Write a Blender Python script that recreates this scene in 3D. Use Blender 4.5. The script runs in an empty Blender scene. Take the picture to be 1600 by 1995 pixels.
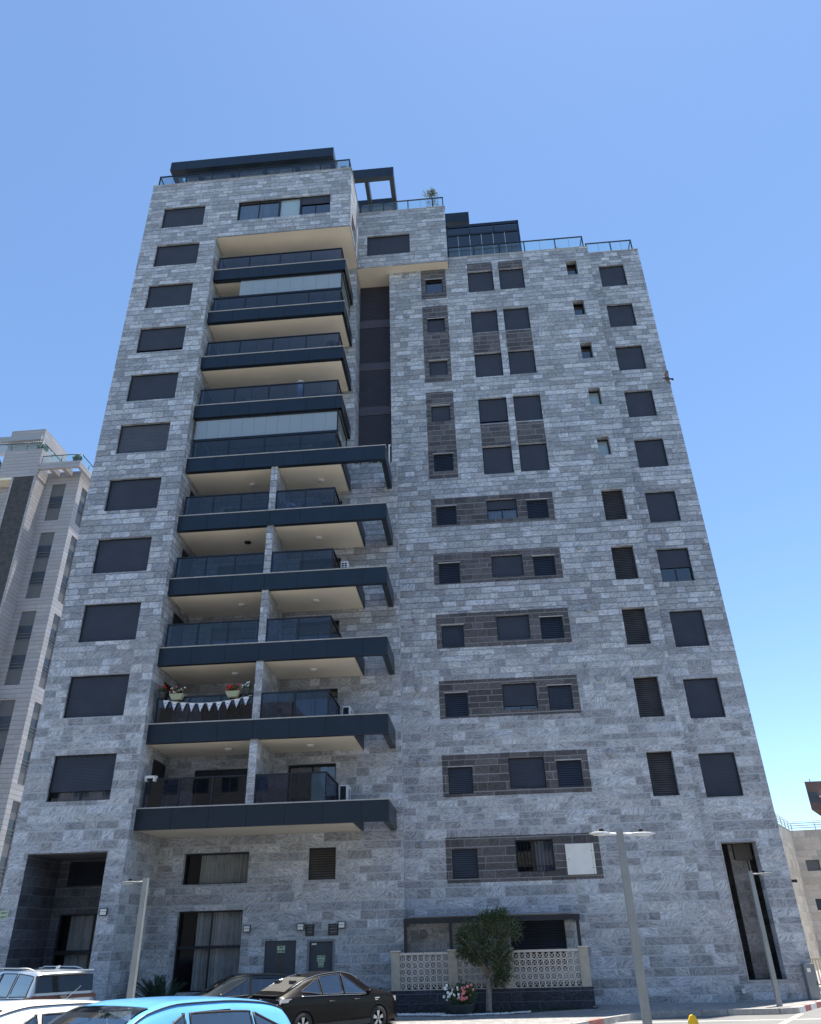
import bpy, math, random
from mathutils import Vector, Matrix
from math import radians, sin, cos, pi
R = random.Random(7)
SC = bpy.context.scene
COL = SC.collection

# ------------------------------------------------------------ camera
cam_d = bpy.data.cameras.new('camera'); cam = bpy.data.objects.new('camera', cam_d); COL.objects.link(cam)
SC.camera = cam
_p, _r, _y = radians(29.4606), radians(-1.5672), radians(-4.2133)
fw = Vector((sin(_y)*cos(_p), cos(_y)*cos(_p), sin(_p)))
rt = Vector((cos(_y), -sin(_y), 0)); up = rt.cross(fw)
r2 = cos(_r)*rt + sin(_r)*up; u2 = -sin(_r)*rt + cos(_r)*up
cam.matrix_world = Matrix(((r2.x, u2.x, -fw.x, 0), (r2.y, u2.y, -fw.y, -29.0), (r2.z, u2.z, -fw.z, 1.9), (0, 0, 0, 1)))
cam_d.sensor_fit = 'HORIZONTAL'; cam_d.sensor_width = 36.0; cam_d.lens = 36.0*1480/1600
cam_d.clip_start = 0.1; cam_d.clip_end = 3000

# ------------------------------------------------------------ sky, sun, exposure
SUN_EL, SUN_AZ = radians(80.0), radians(48.0)       # azimuth measured from +Y towards +X (behind the building, to the right)
w = bpy.data.worlds.new('World'); SC.world = w; w.use_nodes = True
nt = w.node_tree; bg = nt.nodes['Background']
sky = nt.nodes.new('ShaderNodeTexSky'); sky.sky_type = 'NISHITA'; sky.sun_disc = False
sky.sun_elevation = SUN_EL; sky.sun_rotation = SUN_AZ
sky.altitude = 50; sky.air_density = 0.85; sky.dust_density = 0.12; sky.ozone_density = 1.6
wb_ = nt.nodes.new('ShaderNodeVectorMath'); wb_.operation = 'MULTIPLY'; wb_.inputs[1].default_value = (.89, .985, 1.02); nt.links.new(sky.outputs[0], wb_.inputs[0]); nt.links.new(wb_.outputs[0], bg.inputs[0]); bg.inputs[1].default_value = 0.109
sd = bpy.data.lights.new('sun', 'SUN'); sd.energy = 5.0; sd.angle = radians(0.53); sd.color = (1.0, 0.95, 0.87)
so = bpy.data.objects.new('sun', sd); COL.objects.link(so)
dirv = Vector((sin(SUN_AZ)*cos(SUN_EL), cos(SUN_AZ)*cos(SUN_EL), sin(SUN_EL)))
so.rotation_euler = dirv.to_track_quat('Z', 'Y').to_euler(); so.location = dirv*120
SC.view_settings.view_transform = 'Standard'; SC.view_settings.look = 'None'
SC.view_settings.exposure = 1.2; SC.view_settings.gamma = 1.0
SC.render.engine = 'CYCLES'

# ------------------------------------------------------------ helpers
WL = {}                                                # world location of every object's origin
def tag(o, label=None, cat=None, group=None, kind=None):
    if label: o['label'] = label
    if cat: o['category'] = cat
    if group: o['group'] = group
    if kind: o['kind'] = kind
    return o
def empty(name, loc, label, cat, group=None, rz=0):
    o = bpy.data.objects.new(name, None); COL.objects.link(o); o.empty_display_size = .3
    o.location = loc; o.rotation_euler = (0, 0, rz); WL[o] = Vector(loc)
    return tag(o, label, cat, group)
def link(name, me, parent=None, loc=(0, 0, 0)):
    o = bpy.data.objects.new(name, me); COL.objects.link(o); o.location = loc
    if parent: o.parent = parent
    return o
class MB:
    def __init__(s): s.v = []; s.f = []; s.mi = []; s.sm = []
    def quad(s, a, b, c, d, mi=0, sm=False):
        n = len(s.v); s.v += [tuple(a), tuple(b), tuple(c), tuple(d)]; s.f.append((n, n+1, n+2, n+3)); s.mi.append(mi); s.sm.append(sm)
    def poly(s, pts, mi=0, sm=False):
        n = len(s.v); s.v += [tuple(p) for p in pts]; s.f.append(tuple(range(n, n+len(pts)))); s.mi.append(mi); s.sm.append(sm)
    def box(s, x0, x1, y0, y1, z0, z1, mi=0, skip=''):
        n = len(s.v); s.v += [(x0, y0, z0), (x1, y0, z0), (x1, y1, z0), (x0, y1, z0), (x0, y0, z1), (x1, y0, z1), (x1, y1, z1), (x0, y1, z1)]
        F = {'b': (3, 2, 1, 0), 't': (4, 5, 6, 7), 'f': (0, 1, 5, 4), 'r': (1, 2, 6, 5), 'k': (2, 3, 7, 6), 'l': (3, 0, 4, 7)}
        for k, q in F.items():
            if k in skip: continue
            s.f.append(tuple(n+i for i in q)); s.mi.append(mi); s.sm.append(False)
        return s
    def obox(s, c, ax, ay, az, mi=0):               # oriented box from centre and half-axis vectors
        c, ax, ay, az = Vector(c), Vector(ax), Vector(ay), Vector(az); n = len(s.v)
        for k in ((-1, -1, -1), (1, -1, -1), (1, 1, -1), (-1, 1, -1), (-1, -1, 1), (1, -1, 1), (1, 1, 1), (-1, 1, 1)):
            s.v.append(tuple(c+ax*k[0]+ay*k[1]+az*k[2]))
        for q in ((3, 2, 1, 0), (4, 5, 6, 7), (0, 1, 5, 4), (1, 2, 6, 5), (2, 3, 7, 6), (3, 0, 4, 7)):
            s.f.append(tuple(n+i for i in q)); s.mi.append(mi); s.sm.append(False)
    def tube(s, pts, rad, seg=8, mi=0, cap=True):
        pts = [Vector(p) for p in pts]; rad = rad if isinstance(rad, (list, tuple)) else [rad]*len(pts)
        n0 = len(s.v)
        for i, p in enumerate(pts):
            d = (pts[min(i+1, len(pts)-1)]-pts[max(i-1, 0)]).normalized()
            a = d.cross(Vector((0, 0, 1)) if abs(d.z) < .9 else Vector((1, 0, 0))).normalized(); b = d.cross(a)
            for k in range(seg):
                t = 2*pi*k/seg; s.v.append(tuple(p+(a*cos(t)+b*sin(t))*rad[i]))
        for i in range(len(pts)-1):
            for k in range(seg):
                a = n0+i*seg+k; b = n0+i*seg+(k+1) % seg
                s.f.append((a, b, b+seg, a+seg)); s.mi.append(mi); s.sm.append(True)
        if cap:
            s.f.append(tuple(n0+k for k in reversed(range(seg)))); s.mi.append(mi); s.sm.append(False)
            s.f.append(tuple(n0+(len(pts)-1)*seg+k for k in range(seg))); s.mi.append(mi); s.sm.append(False)
    def lathe(s, c, prof, seg=20, mi=0, axis='z'):
        n0 = len(s.v); c = Vector(c)
        for (r, h) in prof:
            for k in range(seg):
                t = 2*pi*k/seg
                q = (r*cos(t), r*sin(t), h) if axis == 'z' else ((r*cos(t), h, r*sin(t)) if axis == 'y' else (h, r*cos(t), r*sin(t)))
                s.v.append(tuple(c+Vector(q)))
        for i in range(len(prof)-1):
            for k in range(seg):
                a = n0+i*seg+k; b = n0+i*seg+(k+1) % seg
                s.f.append((a, b, b+seg, a+seg)); s.mi.append(mi); s.sm.append(True)
    def blob(s, c, r, mi=0, seg=7, rings=5):
        n0 = len(s.v); c = Vector(c); r = r if isinstance(r, tuple) else (r, r, r)
        for i in range(rings+1):
            ph = pi*i/rings
            for k in range(seg):
                t = 2*pi*k/seg; s.v.append((c.x+r[0]*sin(ph)*cos(t), c.y+r[1]*sin(ph)*sin(t), c.z+r[2]*cos(ph)))
        for i in range(rings):
            for k in range(seg):
                a = n0+i*seg+k; b = n0+i*seg+(k+1) % seg
                s.f.append((a, b, b+seg, a+seg)); s.mi.append(mi); s.sm.append(True)
    def mesh(s, name, mats, org=(0, 0, 0)):
        me = bpy.data.meshes.new(name); o = Vector(org)
        me.from_pydata([tuple(Vector(v)-o) for v in s.v], [], s.f)
        for m in (mats if isinstance(mats, (list, tuple)) else [mats]): me.materials.append(m)
        me.polygons.foreach_set('material_index', s.mi); me.polygons.foreach_set('use_smooth', s.sm)
        me.update(); return me
    def build(s, name, mats, parent=None, org=None):
        """vertices are in world space; the child shares its parent's origin"""
        if parent is not None: wl = WL[parent]
        else: wl = Vector(org) if org is not None else Vector((0, 0, 0))
        o = link(name, s.mesh(name, mats, wl), parent, (0, 0, 0) if parent else wl); WL[o] = wl
        return o
def grid_wall(m, u0, u1, z0, z1, holes, P, N, depth=.25, mi=0, reveal=True):
    """rectangular wall in plane P(u,z)->Vector, outward normal N, with recessed rectangular holes (u0,u1,z0,z1)"""
    hs = [h for h in holes if h[0] < u1 and h[1] > u0 and h[2] < z1 and h[3] > z0]
    us = sorted({u0, u1} | {min(max(x, u0), u1) for h in hs for x in h[:2]}); zs = sorted({z0, z1} | {min(max(x, z0), z1) for h in hs for x in h[2:4]})
    flip = (P(1, 0)-P(0, 0)).cross(P(0, 1)-P(0, 0)).dot(N) < 0
    for i in range(len(us)-1):
        for j in range(len(zs)-1):
            cu, cz = (us[i]+us[i+1])/2, (zs[j]+zs[j+1])/2
            if any(h[0] < cu < h[1] and h[2] < cz < h[3] for h in hs): continue
            q = [P(us[i], zs[j]), P(us[i+1], zs[j]), P(us[i+1], zs[j+1]), P(us[i], zs[j+1])]
            if flip: q.reverse()
            m.quad(*q, mi=mi)
    if reveal:
        for h in hs:
            D = -N*(h[4] if len(h) > 4 else depth)
            c = [P(h[0], h[2]), P(h[1], h[2]), P(h[1], h[3]), P(h[0], h[3])]
            for a, b in ((0, 1), (1, 2), (2, 3), (3, 0)): m.quad(c[a], c[a]+D, c[b]+D, c[b], mi=mi)
def PY(Y): return lambda u, z: Vector((u, Y, z))
def PX(X): return lambda u, z: Vector((X, u, z))
NF, NR, NL, NB = Vector((0, -1, 0)), Vector((1, 0, 0)), Vector((-1, 0, 0)), Vector((0, 1, 0))

# ------------------------------------------------------------ materials
def newmat(name):
    m = bpy.data.materials.new(name); m.use_nodes = True; return m, m.node_tree, m.node_tree.nodes['Principled BSDF']
def mat(name, col, rough=.5, metal=0, noise=0, nscale=6, bump=0, coat=0, spec=.5):
    m, t, p = newmat(name); p.inputs['Roughness'].default_value = rough; p.inputs['Metallic'].default_value = metal
    p.inputs['Base Color'].default_value = (*col, 1); p.inputs['Coat Weight'].default_value = coat; p.inputs['Specular IOR Level'].default_value = spec
    if noise or bump:
        g = t.nodes.new('ShaderNodeNewGeometry'); n = t.nodes.new('ShaderNodeTexNoise'); n.inputs['Scale'].default_value = nscale; n.inputs['Detail'].default_value = 6
        t.links.new(g.outputs['Position'], n.inputs['Vector'])
        mr = t.nodes.new('ShaderNodeMapRange'); mr.inputs[1].default_value = .3; mr.inputs[2].default_value = .7
        mr.inputs[3].default_value = 1-noise; mr.inputs[4].default_value = 1+noise
        t.links.new(n.outputs[0], mr.inputs[0])
        mx = t.nodes.new('ShaderNodeVectorMath'); mx.operation = 'SCALE'; mx.inputs[0].default_value = col
        t.links.new(mr.outputs[0], mx.inputs['Scale']); t.links.new(mx.outputs[0], p.inputs['Base Color'])
        if bump:
            b = t.nodes.new('ShaderNodeBump'); b.inputs['Strength'].default_value = bump; b.inputs['Distance'].default_value = .02
            t.links.new(n.outputs[0], b.inputs['Height']); t.links.new(b.outputs[0], p.inputs['Normal'])
    return m
def glass(name, tint, refl=.12, rough=.02, diff=None, dfac=0.0):
    """thin pane: tinted see-through with fresnel reflection"""
    m, t, p = newmat(name); t.nodes.remove(p); out = t.nodes['Material Output']
    tr = t.nodes.new('ShaderNodeBsdfTransparent'); tr.inputs[0].default_value = (*tint, 1)
    gl = t.nodes.new('ShaderNodeBsdfGlossy'); gl.inputs['Roughness'].default_value = rough; gl.inputs[0].default_value = (1, 1, 1, 1)
    fr = t.nodes.new('ShaderNodeLayerWeight'); fr.inputs['Blend'].default_value = .35
    mr = t.nodes.new('ShaderNodeMapRange'); mr.inputs[3].default_value = refl*.5; mr.inputs[4].default_value = min(1, refl*3)
    t.links.new(fr.outputs['Facing'], mr.inputs[0])
    mx = t.nodes.new('ShaderNodeMixShader'); t.links.new(mr.outputs[0], mx.inputs[0])
    base = tr.outputs[0]
    if dfac:
        d = t.nodes.new('ShaderNodeBsdfDiffuse'); d.inputs[0].default_value = (*diff, 1); m2 = t.nodes.new('ShaderNodeMixShader'); m2.inputs[0].default_value = dfac
        t.links.new(tr.outputs[0], m2.inputs[1]); t.links.new(d.outputs[0], m2.inputs[2]); base = m2.outputs[0]
    t.links.new(base, mx.inputs[1]); t.links.new(gl.outputs[0], mx.inputs[2]); t.links.new(mx.outputs[0], out.inputs[0])
    return m
class NT:
    """tiny node-math builder"""
    def __init__(s, t): s.t = t
    def m(s, op, a, b=None, c=None):
        n = s.t.nodes.new('ShaderNodeMath'); n.operation = op
        for i, x in enumerate((a, b, c)):
            if x is None: continue
            if isinstance(x, (int, float)): n.inputs[i].default_value = x
            else: s.t.links.new(x, n.inputs[i])
        return n.outputs[0]
    def comb(s, a, b, c):
        n = s.t.nodes.new('ShaderNodeCombineXYZ')
        for i, x in enumerate((a, b, c)):
            if isinstance(x, (int, float)): n.inputs[i].default_value = x
            else: s.t.links.new(x, n.inputs[i])
        return n.outputs[0]
    def noise(s, vec, scale, detail=4, rough=.55, dist=0):
        n = s.t.nodes.new('ShaderNodeTexNoise'); n.inputs['Scale'].default_value = scale; n.inputs['Detail'].default_value = detail
        n.inputs['Roughness'].default_value = rough; n.inputs['Distortion'].default_value = dist; s.t.links.new(vec, n.inputs['Vector']); return n.outputs[0]
    def white(s, vec):
        n = s.t.nodes.new('ShaderNodeTexWhiteNoise'); n.noise_dimensions = '3D'; s.t.links.new(vec, n.inputs['Vector']); return n.outputs['Value'], n.outputs['Color']
    def mr(s, v, a, b, c, d):
        n = s.t.nodes.new('ShaderNodeMapRange'); s.t.links.new(v, n.inputs[0])
        for i, x in enumerate((a, b, c, d)): n.inputs[i+1].default_value = x
        return n.outputs[0]
    def mix(s, f, a, b):
        n = s.t.nodes.new('ShaderNodeMix'); n.data_type = 'RGBA'
        if isinstance(f, (int, float)): n.inputs[0].default_value = f
        else: s.t.links.new(f, n.inputs[0])
        for i, x in ((6, a), (7, b)):
            if isinstance(x, tuple): n.inputs[i].default_value = (*x, 1)
            else: s.t.links.new(x, n.inputs[i])
        return n.outputs[2]
def stone(name, dark, mid, light, mortar, H=.3, Wd=.62, vein=1.0, cell=.5, joint=.012, rough=.55, warp=1.0, low=None):
    m, t, p = newmat(name); q = NT(t); g = t.nodes.new('ShaderNodeNewGeometry')
    sp = t.nodes.new('ShaderNodeSeparateXYZ'); t.links.new(g.outputs['Position'], sp.inputs[0])
    sn = t.nodes.new('ShaderNodeSeparateXYZ'); t.links.new(g.outputs['True Normal'], sn.inputs[0])
    x, y, z = sp.outputs
    isx = q.m('GREATER_THAN', q.m('ABSOLUTE', sn.outputs[0]), .6); isz = q.m('GREATER_THAN', q.m('ABSOLUTE', sn.outputs[2]), .7)
    u = q.m('ADD', q.m('MULTIPLY', x, q.m('SUBTRACT', 1, isx)), q.m('MULTIPLY', y, isx))
    v = q.m('ADD', q.m('MULTIPLY', z, q.m('SUBTRACT', 1, isz)), q.m('MULTIPLY', y, isz))
    vw = q.m('ADD', q.m('ADD', v, q.m('MULTIPLY', q.m('SINE', q.m('MULTIPLY', v, 2.9)), .055*warp)), q.m('MULTIPLY', q.m('SINE', q.m('MULTIPLY', v, 8.3)), .02*warp))
    rr = q.m('DIVIDE', vw, H); row = q.m('FLOOR', rr); fz = q.m('FRACT', rr)
    r1, _ = q.white(q.comb(row, 3.3, .7)); wd = q.mr(r1, 0, 1, Wd*.8, Wd*1.25)
    uu = q.m('ADD', q.m('DIVIDE', u, wd), q.m('MULTIPLY', r1, 37.0))
    uu = q.m('ADD', uu, q.m('MULTIPLY', q.m('SINE', q.m('ADD', q.m('MULTIPLY', uu, 2.3), row)), .24))
    colc = q.m('FLOOR', uu); fu = q.m('FRACT', uu)
    cv, cc = q.white(q.comb(row, colc, 1.7)); cv2, _ = q.white(q.comb(colc, row, 9.1))
    # mortar joints
    ez = q.m('MULTIPLY', q.m('MINIMUM', fz, q.m('SUBTRACT', 1, fz)), H); eu = q.m('MULTIPLY', q.m('MINIMUM', fu, q.m('SUBTRACT', 1, fu)), wd)
    jm = q.m('MAXIMUM', q.mr(ez, joint*.35, joint*.8, 1, 0), q.m('MULTIPLY', q.mr(eu, joint*.35, joint*.8, 1, 0), .5))
    # marble: each slab has its own origin and grain direction
    an = q.m('MULTIPLY', q.m('SUBTRACT', cv2, .62), 1.9); ca, sa = q.m('COSINE', an), q.m('SINE', an)
    pu = q.m('ADD', u, q.m('MULTIPLY', cv, 41)); pv = q.m('ADD', v, q.m('MULTIPLY', cv2, 23))
    wob = q.m('MULTIPLY', q.m('SUBTRACT', q.noise(q.comb(pu, pv, cv), 2.2, 3), .5), .3)
    a = q.m('ADD', q.m('SUBTRACT', q.m('MULTIPLY', pu, ca), q.m('MULTIPLY', pv, sa)), wob); b = q.m('ADD', q.m('ADD', q.m('MULTIPLY', pu, sa), q.m('MULTIPLY', pv, ca)), wob)
    n1 = q.noise(q.comb(q.m('MULTIPLY', a, 1.3), q.m('MULTIPLY', b, 7.5), cv), 2.9, 8, .72, .4)
    n2 = q.noise(q.comb(q.m('MULTIPLY', a, 1.0), q.m('MULTIPLY', b, 3.0), 4.4), 9.0, 6, .75, .4)
    cl = q.noise(q.comb(pu, pv, 8.8), 1.3, 3)
    vv = q.m('ADD', q.m('MULTIPLY', n1, .6), q.m('ADD', q.m('MULTIPLY', n2, .3), q.m('MULTIPLY', cl, .10)))
    f1 = q.mr(vv, .5-.105/vein, .5+.095/vein, 0, 1)
    c = q.mix(f1, dark, mid)
    hi = q.mr(q.m('ABSOLUTE', q.m('SUBTRACT', n1, .52)), .0, .035, 1, 0)
    c = q.mix(q.m('MULTIPLY', hi, q.mr(n2, .4, .65, 0, .75)), c, light)
    big = q.noise(q.comb(u, q.m('MULTIPLY', v, 1.4), 0), .35, 3)
    k = q.m('MULTIPLY', q.mr(q.m('POWER', cv, 1.3), 0, 1, 1-cell, 1+cell*.8), q.mr(big, .3, .7, .94, 1.06))
    sc = t.nodes.new('ShaderNodeVectorMath'); sc.operation = 'SCALE'; t.links.new(c, sc.inputs[0]); t.links.new(k, sc.inputs['Scale'])
    hue = q.mix(q.mr(q.noise(q.comb(row, colc, 5), 1.7, 1), .35, .65, 0, 1), (.98, .99, 1.03), (1.03, 1.0, .98))
    ml = t.nodes.new('ShaderNodeVectorMath'); ml.operation = 'MULTIPLY'; t.links.new(sc.outputs[0], ml.inputs[0]); t.links.new(hue, ml.inputs[1])
    if low: mortar = q.mix(q.mr(z, 9, 15, 0, 1), low, mortar)  # paints joint light and shade by height: pale low down, dark shadow gaps above
    fin = q.mix(q.m('MULTIPLY', jm, .8), ml.outputs[0], mortar)
    t.links.new(fin, p.inputs['Base Color']); p.inputs['Specular IOR Level'].default_value = .35
    t.links.new(q.mr(n2, .3, .7, rough-.12, rough+.15), p.inputs['Roughness'])
    bp = t.nodes.new('ShaderNodeBump'); bp.inputs['Strength'].default_value = .55; bp.inputs['Distance'].default_value = .008
    t.links.new(q.m('SUBTRACT', q.m('MULTIPLY', n1, .5), q.m('MULTIPLY', jm, 1.4)), bp.inputs['Height']); t.links.new(bp.outputs[0], p.inputs['Normal'])
    return m
M = {}
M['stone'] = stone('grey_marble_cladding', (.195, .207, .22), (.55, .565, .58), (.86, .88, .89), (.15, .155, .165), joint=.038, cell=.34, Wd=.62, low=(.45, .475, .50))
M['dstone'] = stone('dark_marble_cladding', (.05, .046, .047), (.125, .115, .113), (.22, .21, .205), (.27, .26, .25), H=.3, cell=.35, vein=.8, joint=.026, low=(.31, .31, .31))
M['slate'] = stone('dark_blue_grey_cladding', (.045, .05, .06), (.12, .128, .145), (.24, .25, .27), (.2, .21, .23), H=.33, cell=.3, joint=.02)
M['base'] = stone('near_black_marble', (.014, .017, .024), (.03, .036, .05), (.2, .21, .24), (.2, .22, .25), H=.34, Wd=.8, cell=.3, vein=.6)
M['navy'] = mat('navy_coated_panel', (.016, .026, .038), .38, .35, .12, 1.2)
M['frame'] = mat('anthracite_aluminium', (.022, .026, .034), .4, .4, .1, 3)
M['shut'] = mat('anthracite_roller_slats', (.034, .042, .06), .5, .15, .14, 1.5)
M['brown'] = mat('weathered_bronze_slats', (.075, .068, .064), .55, .2, .3, 2)
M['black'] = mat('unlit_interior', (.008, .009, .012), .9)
M['room'] = mat('dim_room_wall', (.12, .115, .11), .9)
M['soffit'] = mat('cream_render', (.80, .72, .58), .9, 0, .06, .7)
M['cope'] = mat('pale_limestone_coping', (.42, .41, .39), .7, 0, .15, 5)
M['curtain'] = mat('pale_curtain_cloth', (.6, .6, .57), .95, 0, .12, 3)
M['wcurtain'] = mat('white_net_curtain', (.75, .77, .8), .95)
M['white'] = mat('white_enamel', (.72, .72, .7), .45, 0, .08, 4)
M['ivory'] = mat('ivory_powder_coat', (.78, .76, .7), .5, 0, .05, 3)
M['gt'] = glass('smoked_railing_glass', (.18, .22, .33), .08)
M['gc'] = glass('clear_greenish_glass', (.5, .6, .62), .06)
M['gf'] = glass('frosted_folding_glass', (.5, .58, .57), .16, diff=(.6, .68, .67), dfac=.36)
M['gw'] = glass('window_glass', (.34, .38, .43), .16); M['gl'] = glass('shaded_shopfront_glass', (.68, .7, .72), .04)
M['ggreen'] = glass('terrace_glass', (.8, .93, .93), .06, diff=(.7, .85, .85), dfac=.05)
M['gblue'] = glass('milky_blue_glass', (.5, .62, .62), .14, diff=(.55, .68, .68), dfac=.6)
M['gdark'] = glass('dark_enclosure_glass', (.08, .12, .2), .10)
# ============================================================ SETTING
def asphalt(name, c1, c2, rough=.9, sc=40, cracks=True):
    m, t, p = newmat(name); q = NT(t); g = t.nodes.new('ShaderNodeNewGeometry'); P = g.outputs['Position']
    n = q.noise(P, sc, 6, .7); big = q.noise(P, .35, 4, .6)
    f = q.m('ADD', q.m('MULTIPLY', n, .6), q.m('MULTIPLY', big, .4)); c = q.mix(q.mr(f, .35, .65, 0, 1), c1, c2)
    t.links.new(c, p.inputs['Base Color']); p.inputs['Roughness'].default_value = rough
    b = t.nodes.new('ShaderNodeBump'); b.inputs['Strength'].default_value = .4; b.inputs['Distance'].default_value = .01
    t.links.new(n, b.inputs['Height']); t.links.new(b.outputs[0], p.inputs['Normal']); return m
M['asphalt'] = asphalt('worn_asphalt', (.12, .118, .113), (.20, .195, .187))
M['pave'] = stone('concrete_pavers', (.22, .215, .2), (.34, .33, .31), (.4, .39, .37), (.13, .125, .12), H=.2, Wd=.22, cell=.18, vein=.5, joint=.012, warp=0)
M['soil'] = asphalt('dark_soil', (.03, .025, .02), (.07, .055, .045), 1, 30)
m_ = MB(); m_.quad((-900, -6, -.4), (900, -6, -.4), (900, 1500, -.4), (-900, 1500, -.4)); m_.quad((-900, -34, .06), (900, -34, .06), (900, -6, -.4), (-900, -6, -.4)); m_.quad((-900, -900, .06), (900, -900, .06), (900, -34, .06), (-900, -34, .06))
tag(m_.build('ground', M['asphalt']), kind='structure')
# pavement: raised sheet with a real kerb face
side = [(-22, 3.4), (-22, 1.2), (-3.4, 1.2), (-3.4, -1.2), (-2.2, -2.9), (2.2, -2.9), (3.2, -1.45), (4.7, .35), (5.9, .78), (9.1, .78), (9.7, 1.0), (11.6, 3.78), (15, 9), (40, 40), (40, 60), (-22, 60)]
def sheet(name, poly, z, zb, ms, kw=None):
    m = MB(); m.poly([(x, y, z) for x, y in poly]); n = len(poly)
    for i in range(n):
        a, b = poly[i], poly[(i+1) % n]; m.quad((a[0], a[1], zb), (b[0], b[1], zb), (b[0], b[1], z), (a[0], a[1], z), mi=1 if len(ms) > 1 else 0)
    return m.build(name, ms, org=(0, 0, 0))
tag(sheet('pavement', side, -.25, -.45, [M['pave'], M['cope']]), kind='structure')
M['kerb'] = mat('concrete_kerb', (.33, .32, .3), .9, 0, .2, 8)
M['kerbr'] = mat('faded_red_kerb_paint', (.36, .13, .11), .8, 0, .45, 14)
M['kerbw'] = mat('worn_white_kerb_paint', (.62, .61, .58), .8, 0, .25, 14)
kb = MB(); kp = [(-2.2, -2.9), (2.2, -2.9), (3.2, -1.45), (4.7, .35), (5.9, .78), (9.1, .78), (9.7, 1.0), (11.6, 3.78), (14, 7.5)]
tot = 0
for i in range(len(kp)-1):
    a, b = Vector((*kp[i], 0)), Vector((*kp[i+1], 0)); L = (b-a).length; n = max(1, round(L/.72)); d = (b-a)/n; nn = Vector((d.y, -d.x, 0)).normalized()
    for k in range(n):
        c = a+d*(k+.5); tot += 1
        mi = 0
        if i in (1, 2): mi = 1 if tot % 4 == 0 else 0
        if i >= 6: mi = 2 if tot % 2 else 1
        kb.obox((c.x+nn.x*.06, c.y+nn.y*.06, -.33), d*.49, nn*.085, (0, 0, .095), mi)
tag(kb.build('kerb', [M['kerb'], M['kerbr'], M['kerbw']]), kind='structure')
M['paint'] = mat('worn_road_paint', (.62, .61, .57), .8, 0, .3, 20)
M['payl'] = mat('sun_bleached_yellow_paint', (.55, .47, .3), .8, 0, .3, 20)
rm = MB()
for (x0, x1, y) in ((3.2, 15, -1.02),): rm.box(x0, x1, y-.05, y+.05, -.4, -.396, skip='b')
tag(rm.build('road_marking', M['paint']), kind='structure')
rm = MB(); a, b = Vector((9.75, .65, 0)), Vector((7.2, -4.2, 0)); d = (b-a); nn = Vector((d.y, -d.x, 0)).normalized()
rm.obox(((a+b)/2).to_tuple()[:2]+(-.394,), d/2, nn*.09, (0, 0, .002)); tag(rm.build('parking_bay_line', M['payl']), kind='structure')
bd = sheet('planting_bed', [(-3.25, 2.3), (-3.25, .9), (-1.2, .35), (.9, .75), (1.8, 1.5), (3.3, 2.2)], -.236, -.25, [M['soil']]); tag(bd, kind='structure')
M['gravel'] = mat('white_pebbles', (.7, .7, .68), .8, 0, .2, 30)
gv = MB()
def pebbles(x0, y0, x1, y1, wd, n, r0=.018, r1=.04):
    for i in range(n):
        t = R.random(); x = x0+(x1-x0)*t; y = y0+(y1-y0)*t+R.gauss(0, wd)
        r = R.uniform(r0, r1); gv.blob((x, y, -.236+r*.4), (r*1.2, r, r*.7), seg=5, rings=3)
pebbles(-3.2, 1.15, -1.5, 1.0, .13, 420); pebbles(-1.6, .42, .6, .72, .07, 420); pebbles(.4, .7, 1.3, 1.2, .06, 120); pebbles(-3.2, .98, -1.4, .5, .05, 160)
tag(gv.build('white_gravel', M['gravel'], org=(-1, .8, -.236)), kind='stuff')

# ============================================================ MAIN APARTMENT BUILDING
B = empty('apartment_building', (-2.7, 6, -.25), 'tall stepped apartment block clad in grey veined marble, central tower filling the picture', 'building')
ML, MM, MR = 0.0, 3.7, 4.2
lw = [(-16.24, -13.74, 39.99-3.15*i-1.703, 39.99-3.15*i) for i in range(11)]
Az = [36.62, 33.45, 30.26, 27.12, 24.0]; Cz = [(20.85, 19.72), (17.77, 16.63), (14.72, 13.54), (11.57, 10.41), (8.43, 7.2), (5.28, 4.12)]
Dz = [36.23-3.121*i for i in range(11)]; Ez = [20.67, 17.61, 14.52, 11.37, 8.23, 5.03]
G0z = [36.84, 33.65, 30.47, 27.29, 24.14]; G5z = [21.0, 17.88, 14.75, 11.57, 8.43]
hA = [(1.38, 2.88, z-1.68, z) for z in Az]; hB = [(3.24, 4.68, z-1.68+.02, z+.03) for z in Az]
hC = [(1.36, 2.84, b, t) for t, b in Cz]; hD = [(-1.15, -.14, z-1.06, z) for z in Dz]; hE = [(3.31, 4.34, z-1.05, z) for z in Ez]
hG0 = [(7.23, 7.85, z-1.13, z, .42) for z in G0z]; hG5 = [(7.0, 8.04, z-1.73, z, .3) for z in G5z]
hR = [(9.2, 10.67, 36.73-3.15*i-1.715, 36.73-3.15*i) for i in range(10)]
ENT = (-16.5, -13.5, -.3, 5.0, 2.5); TOPW = (-11.75, -6.3, 38.37, 39.98); PASS = (9.33, 10.71, .37, 4.97, .5)
ROOM = (.9, 2.95, .9, 2.5)
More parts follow.
